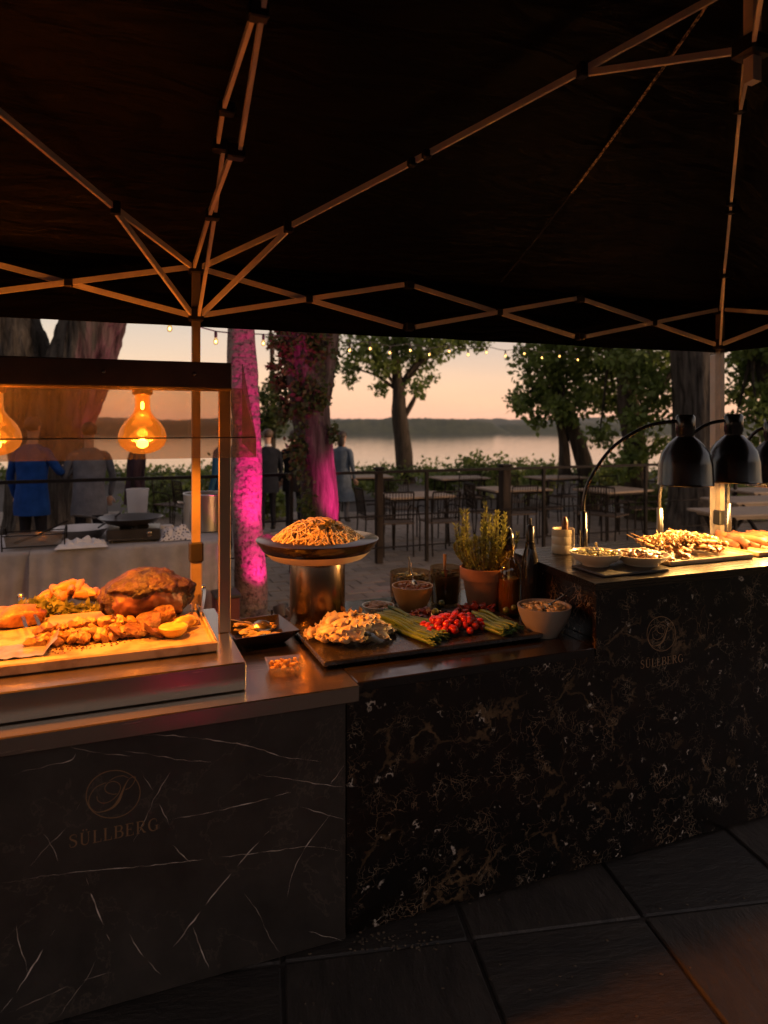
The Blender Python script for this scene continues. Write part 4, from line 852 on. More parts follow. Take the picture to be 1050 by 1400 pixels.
for j in range(9):
    for i in range(13): vs_.append((-.13+i*.26/12, -.07+j*.14/8, .012*abs(noise.noise((i*.6, j*.6, 2)))+.004+(.05 if i > 10 else 0)*(i-10)/2))
m.add(vs_, [(j*13+i, j*13+i+1, (j+1)*13+i+1, (j+1)*13+i) for j in range(8) for i in range(12)])
tag(m.build('foil_sheet', M('foil', (.75, .7, .62), (.5, .45, .4), 14, rough=.3, metal=.8), None, 20, pz(22, 893, TZ), (0, 0, ROT)), 'crumpled foil sheet on the cream tray, strewn with spice', 'foil')
g = random.Random(5); m = MB(); c_ = pz(90, 886, TZ)
for k in range(170):
    x = g.gauss(0, .14); y = g.gauss(0, .03); 
    if abs(y) > .06: continue
    m.ball((x*CU-y*SU, x*SU+y*CU, .002), (g.uniform(.002, .005), g.uniform(.002, .004), .002), 1, k, .3)
tag(m.build('spice_crumbs', M('crumbs', (.16, .06, .02), (.05, .02, .01), 40, rough=.7), None, None, c_), 'dark spice and crust crumbs strewn over the cream tray', 'crumbs', kind='stuff')

# ---------------------------------------------------------------- small dishes near the warmer
CT = .886
p = pz(358, 878, CT); sq = thing('square_dish', 'square black slate-look dish of mixed salad with a serving spoon', 'dish', p+Vector((-.02, .04, 0)), ROT+.1)
m = MB(); a, b_ = .085, .135
for i in range(4): pass
def sqdish(a, b_, h, t): 
    m = MB(); lv = [(a, 0), (b_, h), (b_-t, h), (a-t*.3, t)]
    vs_ = [(sx*r, sy_*r, z) for r, z in lv for sx, sy_ in ((-1, -1), (1, -1), (1, 1), (-1, 1))]
    m.add(vs_, [(3, 2, 1, 0), (12, 13, 14, 15)]+[(k*4+i, k*4+(i+1) % 4, k*4+4+(i+1) % 4, k*4+4+i) for k in range(3) for i in range(4)]); return m
sqdish(.085, .135, .055, .006).build('dish', black_gloss, sq)
sal = M('salad_mix', (.60, .38, .12), (.25, .20, .06), 30, rough=.45, bmp=.4)
m = MB(); g = random.Random(11)
for k in range(26): m.ball((g.uniform(-.075, .075), g.uniform(-.075, .075), g.uniform(.022, .05)), (g.uniform(.01, .025), g.uniform(.01, .02), .008), 2, k, .4)
o = m.build('salad', sal, sq, 60); o['kind'] = 'stuff'
def spoon(parent, p, q, bowl=.022):
    p, q = Vector(p), Vector(q); d = (q-p).normalized(); m = MB(); m.tube([p, p+(q-p)*.3, q], [.004, .003, .005], 6); rot = Vector((1, 0, 0)).rotation_difference(d).to_matrix()
    m.ball(p, (bowl*1.4, bowl, .007), 2, rot=rot); return m.build('spoon', steel, parent, 60)
spoon(sq, (.01, -.02, .06), (-.12, .05, .085), .028)
p = pz(390, 918, CT); fd = thing('foil_cup', 'small square clear plastic cup of golden crumbs on the steel worktop', 'cup', p, ROT-.1)
sqdish(.05, .066, .036, .003).build('cup', clear('clear_plastic', (.92, .88, .82), .12, .12, (.7, .6, .5), .08), fd)
m = MB(); g = random.Random(12)
for k in range(60): m.ball((g.uniform(-.05, .05), g.uniform(-.05, .05), g.uniform(.012, .034)), g.uniform(.004, .009), 1, k, .4)
o = m.build('crumb_filling', M('golden_crumb', (.5, .28, .08), (.32, .14, .04), 50, rough=.5), fd); o['kind'] = 'stuff'
# noodle dish on its stand
nz_ = P(.10, .70, CT)
ns = thing('display_stand', 'dark bronze metal cylinder raising the noodle dish above the counter', 'stand', nz_, ROT)
MB().lathe([(.120, 0), (.122, .004), (.120, .292), (.118, .296), (0, .296)], 48).build('cylinder', bronze, ns, 40); MB().lathe([(.124, 0), (.126, .003), (.126, .009), (.122, .012)], 48).build('rim', bronze, ns, 40)
nd = thing('noodle_dish', 'wide shallow dish with a dark rim holding the noodles', 'dish', nz_+Vector((0, 0, .2975)), ROT)
prof = [(0, 0), (.19, 0), (.205, .006), (.236, .036)]; MB().lathe(prof, 56).build('underside', cream, nd, 60)
MB().lathe([(.236, .036), (.258, .066), (.266, .080), (.268, .085), (.263, .088)], 56).build('dark_rim', M('dark_glaze', (.012, .008, .006), (.02, .012, .008), 8, rough=.2), nd, 60)
MB().lathe([(.263, .087), (.240, .062), (.20, .035), (.14, .018), (0, .015)], 56).build('inside', cream, nd, 60)
noodle_m = M('noodles', (.66, .53, .34), (.54, .40, .23), 14, rough=.35, spec=.6)
m = MB(); g = random.Random(21)
for k in range(400):
    r0 = math.sqrt(g.random())*.205; a0 = g.uniform(0, 6.28); c_ = Vector((r0*math.cos(a0), r0*math.sin(a0), 0)); top = .035+.115*max(0, 1-(r0/.20)**1.6)
    rr = g.uniform(.018, .055); ph = g.uniform(0, 6.28); nseg = g.randint(9, 15); sg = g.choice((-1, 1)); pts = []; tx, ty = g.uniform(-.9, .9), g.uniform(-.9, .9)
    for i in range(nseg):
        a = ph+sg*i*.38; x = c_.x+rr*math.cos(a); y = c_.y+rr*math.sin(a); rad = math.hypot(x, y)
        if rad > .230: x *= .230/rad; y *= .230/rad; rad = .230
        zt = .030+.135*max(0, 1-(rad/.235)**2.0)+max(0, rad-.17)*.35
        pts.append((x, y, zt+.010*math.sin(a*1.3+ph)+g.uniform(-.003, .003)-(0 if k % 3 else .012)))
    m.tube(smoothpath(pts, 2), .0027, 5, True)
nd2 = tag(m.build('noodles', noodle_m, None, 80, nz_+Vector((0, 0, .2975)), (0, 0, ROT)), 'heap of thin pale noodles piled in the raised dish', 'noodles', kind='stuff')
m = MB(); m.ball((0, 0, .135), (.075, .075, .022), 3, 4, .2); o = None
herbs('noodle_garnish', 'dark herb garnish on top of the noodle heap', 445, 722, 1.325, .05, .04, .022, 60, .03, leafmat('dark_herb', (.05, .05, .015), (.16, .12, .03), 20), 6)
# ---------------------------------------------------------------- black serving board with antipasti
bt = thing('black_tray', 'large black serving slab carrying dumplings, asparagus and tomatoes', 'tray', P(.4325, .405, CT), ROT)
MB().bevbox((0, 0, .019), (.935, .50, .020), .004).build('slab', M('tray_black', (.022, .018, .016), (.035, .028, .024), 8, rough=.28, rvar=.12), bt, 30)
for x in (-.40, .40):
    for y in (-.19, .19): MB().lathe([(.012, 0), (.012, .010), (0, .010)], 10).build('foot', black_matte, bt, None, (x, y, 0))
BZ = CT+.0295
dough = M('dumpling_dough', (.68, .55, .36), (.58, .42, .24), 10, rough=.42, rand=.12, bmp=.15)
def dumpling(k):
    m = MB(); g = random.Random(k); pts = [(.024*math.cos(a), .020*math.sin(a), .004) for a in np.linspace(-.4, 3.5, 9)]
    m.tube(pts, [.003, .009, .013, .016, .017, .016, .013, .009, .003], 9, sq=.95)
    n = 19; vs_ = []
    for i in range(n):
        a = -.3+3.7*i/(n-1); wv_ = .004*math.sin(i*2.2+k)
        vs_ += [(.026*math.cos(a), .022*math.sin(a)+.006, .006), (.044*math.cos(a), .042*math.sin(a)+.006, .008+wv_*1.6), (.044*math.cos(a), .042*math.sin(a)+.006, .0055+wv_*1.6)]
    m.add(vs_, [(i*3+j, i*3+j+1, i*3+4+j, i*3+3+j) for i in range(n-1) for j in range(2)]); return m.mesh('dumpling', dough, 70)
scatter('dumpling', dumpling, 'pale pleated dumpling in the heap on the black serving slab', 'dumpling', 'dumplings on the black slab', pile(480, 874, BZ, .145, .105, .055, 44, 3, .03), 5, True, .42, (1.0, 1.3), 3)
herbs('herb_sprig', 'small dark sprig and red garnish on the dumpling heap', 480, 848, BZ+.07, .04, .03, .03, 36, .032, leafmat('garnish', (.10, .03, .01), (.22, .16, .05), 20), 8)
asp_m = M('asparagus', (.05, .115, .018), (.11, .18, .035), 20, rough=.38, stretch=(1, 1, .3), rand=.2, bmp=.2)
def stalk(Ln, r, seed):
    g = random.Random(seed); m = MB(); n = 8
    m.tube([(Ln*(i/n-.5), .006*math.sin(i*.9+seed), .003*math.sin(i*1.3+seed)) for i in range(n+1)], [r*.95]*6+[r*1.15, r*1.0, r*.3], 8)
    for k in range(7):
        a = k*2.4; x = Ln*(.5-.012*k-.02); m.ball((x, r*.75*math.cos(a), r*.75*math.sin(a)), (.012, .004, .004), 1)
    for k in range(4): m.ball((Ln*(-.35+.2*k), r*.8*math.cos(k*2), r*.8*math.sin(k*2)), (.009, .003, .003), 1)
    return m.mesh('stalk', asp_m, 60)
sm_ = [stalk(.30, .0085, k) for k in range(4)]
def lay(name, mesh, a, b_, z, label, cat, group, roll=0):
    p, q = pz(*a, BZ), pz(*b_, BZ); d = q-p; o = bpy.data.objects.new(name, mesh); col.objects.link(o); o.location = (p+q)/2+Vector((0, 0, z)); s = d.length/.30
    o.rotation_euler = (roll, 0, math.atan2(d.y, d.x)); o.scale = (s, 1, 1); tag(o, label, cat, group); return o
g = random.Random(8)
for k in range(15):
    f = (k % 8)/7; layer = k//8; j = g.uniform(-5, 5)
    lay('asparagus', sm_[k % 4], (509+26*f+j+layer*5, 848-11*f), (592+28*f-j*.8, 885-17*f-layer*2), .010+layer*.015, 'green asparagus spear in the long bundle beside the dumplings', 'asparagus', 'asparagus spears in the long bundle', k)
for k in range(11):
    f = (k % 6)/5; layer = k//6; j = g.uniform(-3, 3)
    lay('asparagus', sm_[(k+1) % 4], (634+26*f+j, 851-9*f), (688+27*f-j, 872-9*f), .012+layer*.017, 'thick green asparagus spear in the short bundle beside the tomatoes', 'asparagus', 'asparagus spears in the short bundle', k)
tom_m = M('tomato_skin', (.46, .014, .006), (.52, .035, .009), 12, rough=.16, rand=.2)
def tomato(k):
    m = MB(); m.ball((0, 0, 0), (.0175, .0175, .0165), 3, k, .04); return m.mesh('tomato', tom_m, 180)
scatter('cherry_tomato', tomato, 'glossy red cherry tomato in the pile between the asparagus bundles', 'tomato', 'cherry tomatoes on the black slab', pile(619, 862, BZ, .135, .085, .040, 48, 6, .028), 3, True, 3, (.85, 1.15), 4)
pep = M('grilled_pepper', (.30, .030, .012), (.09, .015, .008), 14, rough=.28, rand=.3, bmp=.3)
scatter('grilled_pepper', chunk(pep, (.030, .020, .012), .4, 2.2), 'oily strip of grilled red pepper behind the cherry tomatoes', 'pepper', 'grilled red pepper strips', pile(645, 842, BZ, .115, .05, .035, 24, 7, .02), 5, True, .8)
sun_m = M('dried_tomato', (.12, .022, .012), (.05, .012, .008), 16, rough=.4, rand=.3, bmp=.5)
scatter('dried_tomato', chunk(sun_m, (.022, .018, .009), .5, 2.6), 'dark dried tomato at the tip of the long asparagus bundle', 'tomato', 'dried tomatoes', pile(581, 846, BZ, .07, .05, .025, 18, 8, .018), 5, True, .9)
olive_m = M('green_olive', (.13, .15, .03), (.09, .11, .02), 10, rough=.25, rand=.2)
def olive(k): m = MB(); m.ball((0, 0, 0), (.016, .014, .014), 2, k, .05); return m.mesh('olive', olive_m, 180)
for i_, (x, y, lab) in enumerate(((595, 850, 'plump green olive among the dried tomatoes'), (604, 838, 'green olive half hidden behind the dried tomatoes'), (692, 848, 'green olive atop the short asparagus bundle'), (703, 845, 'green olive at the asparagus bundle edge near the metal bowl'))):
    o = bpy.data.objects.new('olive', olive(i_)); col.objects.link(o); o.location = pz(x, y, BZ)+Vector((0, 0, .045)); tag(o, lab, 'olive')
# bowls, jars and bottles at the back
def bowl_prof(r, h, foot=.5, t=.006): return [(0, 0), (r*foot, 0), (r*(foot+.03), .008), (r*.82, h*.45), (r*.96, h*.8), (r, h), (r-t, h), (r*.94-t, h*.78), (r*.80-t, h*.45), (r*.45, t+.006), (0, t+.004)]
def bowl(name, label, p, r, h, mat, fill=None, fh=.7, nfill=70, fr=.012, cat='bowl', foot=.5, sp=None, heap=.015, dia=40):
    t = thing(name, label, cat, p, ROT); MB().lathe(bowl_prof(r, h, foot), dia).build('bowl', mat, t, 50)
    if fill:
        g = random.Random(int(r*9999)+nfill); m = MB()
        m.lathe([(0, h*fh), (r*.86, h*fh-.004)], 24)
        for k in range(nfill):
            rr = math.sqrt(g.random())*r*.80; a = g.uniform(0, 6.28); s = g.uniform(.6, 1.4)*fr
            m.ball((rr*math.cos(a), rr*math.sin(a), h*fh+heap*(1-(rr/r)**2)+g.uniform(0, .006)), (s*1.5, s*.8, s*.6), 1, k, .4, rot=Matrix.Rotation(g.uniform(0, 6), 3, 'Z') @ Matrix.Rotation(g.uniform(-.6, .6), 3, 'X'))
        o = m.build('filling', fill, t, 60); o['kind'] = 'stuff'
    if sp: spoon(t, (r*.1, 0, h*fh+.012), sp)
    return t
terra = M('terracotta', (.36, .155, .07), (.27, .115, .055), 9, rough=.8, bmp=.3, rvar=.1)
orange_c = M('orange_ceramic', (.62, .27, .075), (.55, .23, .065), 6, rough=.35)
salsa = M('salsa', (.45, .08, .02), (.60, .28, .08), 40, rough=.35); capers = M('relish', (.20, .15, .04), (.35, .26, .08), 40, rough=.4)
bowl('salsa_bowl', 'orange ceramic bowl of red salsa with a spoon standing in it', pz(564, 836, CT), .098, .125, orange_c, salsa, .86, 80, .008, sp=(-.0, .05, .25), foot=.55)
bowl('carrot_dish', 'shallow pale dish of carrot strips by the asparagus bundle', pz(517, 840, CT), .076, .045, cream, veg, .6, 34, .014, 'dish', .8, heap=.02)
gl_dark = clear('dark_jar_glass', (.78, .66, .52), .06, 0, rough=.02)
def jar(label, p, r, h, fill, sp, mat=gl_dark):
    t = thing('glass_jar', label, 'jar', p, ROT); MB().lathe([(0, 0), (r*.93, 0), (r*.97, .01), (r, h*.5), (r, h), (r-.005, h), (r-.006, h*.5), (r-.008, .014), (0, .012)], 36).build('jar', mat, t, 50)
    g = random.Random(int(h*9999)); m = MB(); m.lathe([(0, .014), (r-.010, .015), (r-.009, h*.78), (0, h*.80)], 28)
    for k in range(60):
        rr = math.sqrt(g.random())*(r-.02); a = g.uniform(0, 6.28); m.ball((rr*math.cos(a), rr*math.sin(a), h*.80+g.uniform(0, .012)), (.012, .008, .006), 1, k, .4)
    o = m.build('filling', fill, t, 60); o['kind'] = 'stuff'
    MB().tube([(0, .01, h*.6), (.004, .015, h*1.32)], [.007, .009], 8).build('spoon_handle', wood, t, 60)
jar('wide dark glass jar of relish behind the orange salsa bowl', pz(561, 818, CT), .104, .135, capers, True)
jar('tall glass jar of pickles with a wooden spoon beside the terracotta pot', pz(609, 826, CT), .076, .185, M('pickles', (.24, .22, .08), (.12, .11, .04), 20, rough=.3), True)
bowl('metal_bowl', 'grey bowl of shredded salad with a spoon, beside the raised counter', P(.945, .215, CT), .112, .125, M('grey_glaze', (.30, .26, .21), (.24, .20, .16), 8, rough=.3), M('shredded_salad', (.62, .48, .24), (.45, .32, .12), 40, rough=.5), .84, 90, .009, sp=(.13, -.0, .17))
# rosemary
pr_ = pz(661, 832, CT); po = thing('potted_rosemary', 'rosemary plant in a terracotta pot among the jars', 'potted plant', pr_, ROT)
MB().lathe([(0, 0), (.070, 0), (.074, .006), (.098, .145), (.112, .148), (.114, .200), (.108, .203), (.104, .195), (.098, .170), (0, .168)], 40).build('pot', terra, po, 40)
MB().lathe([(0, .178), (.07, .176), (.102, .172)], 20).build('soil', grout, po)
g = random.Random(4); needles = MB(); rosm = leafmat('rosemary_leaf', (.20, .20, .035), (.44, .38, .09), 12)
for k in range(44):
    a = g.uniform(0, 6.28); r0 = g.uniform(.01, .08); lean = g.uniform(.02, .13); hh = g.uniform(.12, .30)*(1.15-lean*2)
    b_ = Vector((r0*math.cos(a), r0*math.sin(a), .17)); e = b_+Vector((lean*math.cos(a), lean*math.sin(a), hh)); pth = smoothpath([b_, b_+(e-b_)*.5+Vector((lean*.25*math.cos(a), lean*.25*math.sin(a), 0)), e], 10)
    MB().tube(pth, [.0026]*(len(pth)-1)+[.001], 5).build('stem', M('rosemary_stem', (.12, .08, .03), (.16, .12, .04), 10, rough=.7), po)
    for i in range(3, len(pth)):
        for q in range(4 if i > 6 else 2):
            an = g.uniform(0, 6.28); d = Vector((math.cos(an)*.8, math.sin(an)*.8, g.uniform(.5, 1.2))).normalized(); ln_ = g.uniform(.018, .034); s = d.cross(Vector((0, 0, 1))).normalized()*.0050
            p = pth[i]+Vector((0, 0, g.uniform(-.008, .004))); needles.add([p-s*.5, p+d*ln_*.5-s, p+d*ln_, p+d*ln_*.5+s, p+s*.5], [(0, 1, 2, 3, 4)])
o = needles.build('needles', rosm, po); o['kind'] = 'stuff'
# bottles
oil_g = clear('oil_glass', (.86, .66, .34), .06, 0, rough=.02); oil = M('oil', (.30, .17, .04), (.24, .12, .03), 4, rough=.1)
t = thing('oil_bottle', 'clear glass oil bottle with a dark stopper, half filled', 'bottle', P(.985, .56, CT), ROT)
MB().lathe([(0, 0), (.050, 0), (.053, .008), (.053, .19), (.046, .225), (.030, .255), (.027, .275), (.032, .30), (.034, .325), (.030, .325), (.028, .30)], 32).build('glass', oil_g, t, 50)
MB().lathe([(0, .006), (.047, .008), (.048, .165), (0, .165)], 28).build('oil', oil, t, 50)
MB().lathe([(.024, .295), (.027, .33), (.024, .375), (.016, .385), (.012, .40), (0, .40)], 20).build('stopper', black_gloss, t, 50)
t = thing('vinegar_bottle', 'tall black glass bottle with a long pourer beside the oil bottle', 'bottle', P(1.045, .47, CT), ROT)
MB().lathe([(0, 0), (.038, 0), (.041, .006), (.041, .22), (.036, .27), (.026, .31), (.022, .33), (.022, .345)], 28).build('glass', black_gloss, t, 50)
MB().lathe([(.0165, .335), (.018, .345), (.0185, .415), (.014, .42), (.006, .425), (.005, .455), (0, .455)], 20).build('pourer', M('pourer_black', (.02, .016, .012), None, 6, rough=.3), t, 50)

# ---------------------------------------------------------------- raised counter
RZT = 1.1425
t = thing('utensil_jar', 'cream ribbed ceramic jar on the raised counter behind the shallow bowl', 'jar', pz(772, 757, RZT)+Vector((.0, .03, 0)), ROT)
MB().lathe([(0, 0), (.052, 0), (.055, .004), (.055, .04), (.0535, .043), (.055, .046), (.055, .08), (.0535, .083), (.055, .086), (.054, .118), (.050, .118), (.048, .02), (0, .018)], 36).build('jar', cream, t, 40)
MB().lathe([(.016, .02), (.016, .15), (.012, .165), (.008, .175), (0, .175)], 16, (.01, 0, 0)).build('bottle_top', M('amber_cap', (.14, .05, .02), None, 6, rough=.3), t, 50)
def rbowl(label, p, r, h, fill, n, fr, sp=None, foot=.5): return bowl('shallow_bowl', label, p, r, h, cream, fill, .62, n, fr, 'bowl', foot, sp, .022)
slt = MB().bevbox((0, 0, .006), (.34, .22, .010), .002).build('slate_plate', M('slate_plate', (.03, .025, .022), (.05, .04, .035), 10, rough=.5, bmp=.2), None, None, P(1.30, .17, RZT), (0, 0, ROT)); tag(slt, 'thin dark slate slab under the two pale bowls on the raised counter', 'slate slab')
pasta_s = M('pasta_salad', (.66, .52, .24), (.42, .36, .10), 40, rough=.4)
rbowl('shallow cream bowl of pasta salad with a dark spoon in it', P(1.23, .24, RZT+.0115), .113, .058, pasta_s, 80, .011, (.0, .0, .10))
rbowl('flat cream bowl of sliced meat salad next to the pasta salad', P(1.43, .185, RZT+.0115), .122, .046, M('meat_salad', (.62, .42, .22), (.30, .12, .05), 30, rough=.4), 70, .014, None, .6)
def flat_tray(name, label, u, wv, lx, ly, mat, rz=0):
    t = thing(name, label, 'tray', P(u, wv, RZT), ROT+rz); MB().bevbox((0, 0, .007), (lx, ly, .012), .003).build('tray_base', mat, t, 30); m = MB()
    for c_, s_ in (((0, -ly/2+.004, .012), (lx, .008, .018)), ((0, ly/2-.004, .012), (lx, .008, .018)), ((-lx/2+.004, 0, .012), (.008, ly-.018, .018)), ((lx/2-.004, 0, .012), (.008, ly-.018, .018))): m.bevbox(c_, s_, .002)
    m.build('tray_rim', mat, t, 30); return t
flat_tray('skewer_tray', 'pale serving tray heaped with grilled skewers under the heat lamps', 1.80, .30, .50, .33, tray_m)
flat_tray('wooden_tray', 'wooden serving tray of grilled meat strips at the counter end', 2.40, .36, .60, .42, wood)
grill = M('grilled_chicken', (.36, .19, .065), (.15, .05, .016), 16, rough=.4, rand=.2, bmp=.4)
def spear(k):
    m = MB(); g = random.Random(k)
    for j in range(4): m.ball((-.05+j*.034, g.uniform(-.004, .004), 0), (.022, .016, .013), 2, k*7+j, .35, 2)
    return m.mesh('skewer', grill, 60)
sp_meshes = [spear(k) for k in range(4)]; g = random.Random(31)
stick_me = MB().tube([(-.09, 0, 0), (.14, 0, .004)], .0018, 5).mesh('stick', wood)
for k in range(24):
    f = k/23; layer = k//12; u = 1.62+.36*((k % 12)/11); wv = .20+.13*g.random()+(.05 if layer else 0)
    t = thing('grilled_skewer', 'grilled chicken skewer in the heap on the pale serving tray', 'skewer', P(u, wv, RZT+.028+layer*.028+.02*math.sin((k % 12)/11*math.pi)), ROT+g.uniform(.7, 2.0), 'grilled skewers on the pale tray'); t.rotation_euler[1] = g.uniform(-.25, .15)
    o = bpy.data.objects.new('meat', sp_meshes[k % 4]); col.objects.link(o); o.parent = t
    o = bpy.data.objects.new('stick', stick_me); col.objects.link(o); o.parent = t
onion = M('fried_onion', (.40, .25, .09), (.28, .14, .045), 20, rough=.4)
m = MB()
for k in range(80):
    x, y = g.uniform(-.17, .17), g.uniform(-.09, .10); zz = .05+.045*(1-(x/.2)**2); r_ = g.uniform(.012, .03); a0 = g.uniform(0, 6.28)
    m.tube([(x+r_*math.cos(a0+i*.5), y+r_*math.sin(a0+i*.5), zz+.010*math.sin(i+k)) for i in range(7)], .0035, 5)
tag(m.build('fried_onions', onion, None, 60, P(1.80, .31, RZT+.004), (0, 0, ROT)), 'tangle of fried onion strands over the grilled skewers', 'onions', kind='stuff')
strip = M('meat_strip', (.24, .085, .03), (.09, .026, .009), 14, rough=.4, rand=.25, bmp=.4)
def mstrip(k):
    m = MB(); gg = random.Random(k); m.tube(smoothpath([(-.12, 0, 0), (-.04, gg.uniform(-.01, .01), .005), (.04, gg.uniform(-.01, .01), 0), (.12, 0, .003)], 4), [.012]+[.020]*11+[.010], 8, sq=.6); return m.mesh('strip', strip, 60)
stm = [mstrip(k) for k in range(4)]
for k in range(20):
    o = bpy.data.objects.new('meat_strip', stm[k % 4]); col.objects.link(o); o.location = P(2.16+.045*(k % 10)+g.uniform(-.01, .01), .36+g.uniform(-.06, .06), RZT+.026+.022*(k//10)); o.rotation_euler = (g.uniform(-.2, .2), 0, ROT+g.uniform(.9, 1.5)); tag(o, 'long grilled meat strip on the wooden serving tray', 'meat strip', 'grilled meat strips on the wooden tray')
# heat lamps
lamp_black = M('lamp_black', (.010, .008, .007), (.016, .012, .010), 6, rough=.22, spec=.6, rvar=.05)
inner = M('lamp_inside', (.75, .62, .45), None, 5, rough=.3, metal=.6); lampbulb = emis('lamp_bulb', (1, .66, .28), 20)
def heat_lamp(label, pole, shade, bz, rad=.125, first=True):
    """pole, shade: (u, w) on the counter; bz: height of the shade's lower edge"""
    t = thing('heat_lamp', label, 'heat lamp', P(*pole, RZT), ROT, 'black heat lamps over the raised counter'); d = Vector((shade[0]-pole[0], shade[1]-pole[1], 0)); h = bz-RZT
    MB().lathe([(0, 0), (.045, 0), (.045, .008), (.018, .014), (.018, .12), (.015, .125), (.015, .20), (.011, .205)], 20).build('base', lamp_black, t, 40)
    top = h+.295
    MB().tube(smoothpath([(0, 0, .19), (0, 0, .26), tuple(d*.06)[:2]+(.36,), tuple(d*.28)[:2]+(top-.12,), tuple(d*.6)[:2]+(top-.02,), tuple(d*.88)[:2]+(top+.008,), tuple(d)[:2]+(top,)], 8), .0085, 10).build('stem', lamp_black, t, 60)
    s = MB().lathe([(rad, 0), (rad+.003, .004), (rad, .012), (rad-.004, .10), (rad-.018, .155), (rad-.045, .195), (.052, .222), (.040, .232), (.040, .245), (.044, .25), (.044, .325), (.036, .335), (0, .335)], 48).build('shade', lamp_black, t, 40, d+Vector((0, 0, h)))
    MB().lathe([(rad-.001, .001), (rad-.006, .012), (rad-.010, .10), (rad-.024, .15), (.055, .205), (0, .215)], 48).build('reflector', inner, s, 60)
    MB().ball((0, 0, .07), (.05, .05, .055), 3).build('bulb', lampbulb, s, 180)
    l = light('heat_lamp_light', 'SPOT', d+Vector((0, 0, h+.006)), 68, (1, .52, .15), .07, t, None, 176, .08); return t
heat_lamp('black dome heat lamp on a tall arched stem beside the pasta salad bowl', (1.382, .52), (1.80, .30), 1.480)
heat_lamp('black dome heat lamp whose stem rises behind the skewer tray', (1.851, .52), (2.109, .30), 1.485)
heat_lamp('black dome heat lamp hanging over the wooden meat tray', (2.36, .56), (2.45, .36), 1.45)
# ---------------------------------------------------------------- prep tables behind the counters
PW, PT = 3.95, .75
pt = thing('prep_table', 'long trestle table behind the counters, hidden under grey linen', 'table', P(-1.25, PW+.5, -.005), ROT)
MB().bevbox((0, 0, .735), (2.92, .98, .03), .004).build('table_top', slat_wood, pt)
for sx in (-1.3, 0, 1.3):
    for sy_ in (-.4, .4): MB().tube([(sx, sy_, 0), (sx, sy_, .72)], .02, 8).build('leg', iron, pt)
def cloth_(label, ua, ub, seed):
    m = MB(); nx = 110; rows = [(0, 1.0), (0, .5), (0, .03), (.006, -.006), (.03, -.012), (.1, -.014), (.2, -.016), (.32, -.018), (.45, -.02), (.58, -.022), (.66, -.022)]; vs_ = []
    for j, (dz, y) in enumerate(rows):
        for i in range(nx+1):
            x = ua+(ub-ua)*i/nx; k = max(0, dz-.01)/.65
            f = k**.6*(.042*math.sin(x*15+seed+1.6*math.sin(x*3.1))+.024*math.sin(x*41+2*k+seed+2*math.sin(x*5)))+.012*noise.noise((x*4, dz*3, seed))*(1 if dz else .2)
            vs_.append((x+1.25+.02*k*noise.noise((x*3, 1, seed)), y-.5-f-.03*k, .745+.008-dz+(.004*noise.noise((x*5, y*5, seed)) if not dz else 0)))
    W_ = nx+1; m.add(vs_, [(j*W_+i, (j+1)*W_+i, (j+1)*W_+i+1, j*W_+i+1) for j in range(len(rows)-1) for i in range(nx)])
    m.v = [(x, y, z) for x, y, z in m.v]
    o = m.build('tablecloth', linen, None, 180, P(-1.25, PW+.5, 0), (0, 0, ROT)); return tag(o, label, 'tablecloth')
cloth_('grey linen tablecloth under the stockpot and cooker', -1.34, .24, 1); cloth_('grey linen tablecloth under the glass baking dish', -2.74, -1.345, 5)
TT = .757
def pt_at(x, y): return pz(x, y, TT)
# stockpot
p = pt_at(281, 724); t = thing('stockpot', 'large brushed steel stockpot with side handles on the linen table', 'stockpot', p, ROT); r, h = .205, .345
potm = brushed('pot_steel', (.50, .47, .44), .3, (2, 2, 60))
MB().lathe([(0, 0), (r-.01, 0), (r, .01), (r, h), (r+.008, h+.004), (r+.004, h+.010), (r-.006, h+.006), (r-.008, .02), (0, .015)], 48).build('pot', potm, t, 40)
for s in (-1, 1): MB().tube(smoothpath([(s*r, -.05, h*.78), (s*(r+.045), -.04, h*.79), (s*(r+.045), .04, h*.79), (s*r, .05, h*.78)], 5), .007, 7).build('handle', steel, t, 60)
# cooker with pan
p = pt_at(180, 741); t = thing('portable_cooker', 'black portable cooker with a steel knob beneath the frying pan', 'cooker', p+Vector((-.02, .12, 0)), ROT-.08)
MB().bevbox((0, 0, .065), (.44, .32, .10), .008).build('body', M('cooker_black', (.02, .018, .017), (.035, .03, .028), 10, rough=.35), t, 30)
MB().lathe([(.024, 0), (.022, .018), (.018, .02), (0, .02)], 20).build('knob', steel, t, 40, (.13, -.16, .07), (R(90), 0, 0))
MB().box((-.06, -.1615, .03), (.28, .004, .012)).build('trim', steel, t)
for sx in (-.18, .18):
    for sy_ in (-.12, .12): MB().lathe([(.014, 0), (.014, .018), (0, .018)], 8).build('foot', black_matte, t, None, (sx, sy_, 0))
for a in range(4): MB().bar((.03*math.cos(a*1.57), .03*math.sin(a*1.57), .123), (.12*math.cos(a*1.57), .12*math.sin(a*1.57), .123), .01, .016).build('pan_support', iron, t)
pf = t.location+Vector((-.03, .0, .132)); t = thing('frying_pan', 'wide black frying pan standing on the portable cooker', 'frying pan', pf, ROT)
MB().lathe([(0, 0), (.13, 0), (.20, .022), (.268, .068), (.272, .070), (.264, .068), (.195, .027), (.125, .006), (0, .005)], 48).build('pan', M('pan_black', (.016, .014, .013), (.03, .026, .024), 10, rough=.3), t, 50)
MB().tube([(-.255, .02, .06), (-.36, .03, .085), (-.47, .04, .10)], [.010, .012, .010], 8).build('handle', black_matte, t, 60)
p = pt_at(188, 712); t = thing('pitcher', 'milky clear plastic pitcher behind the frying pan', 'pitcher', p, ROT+R(80))
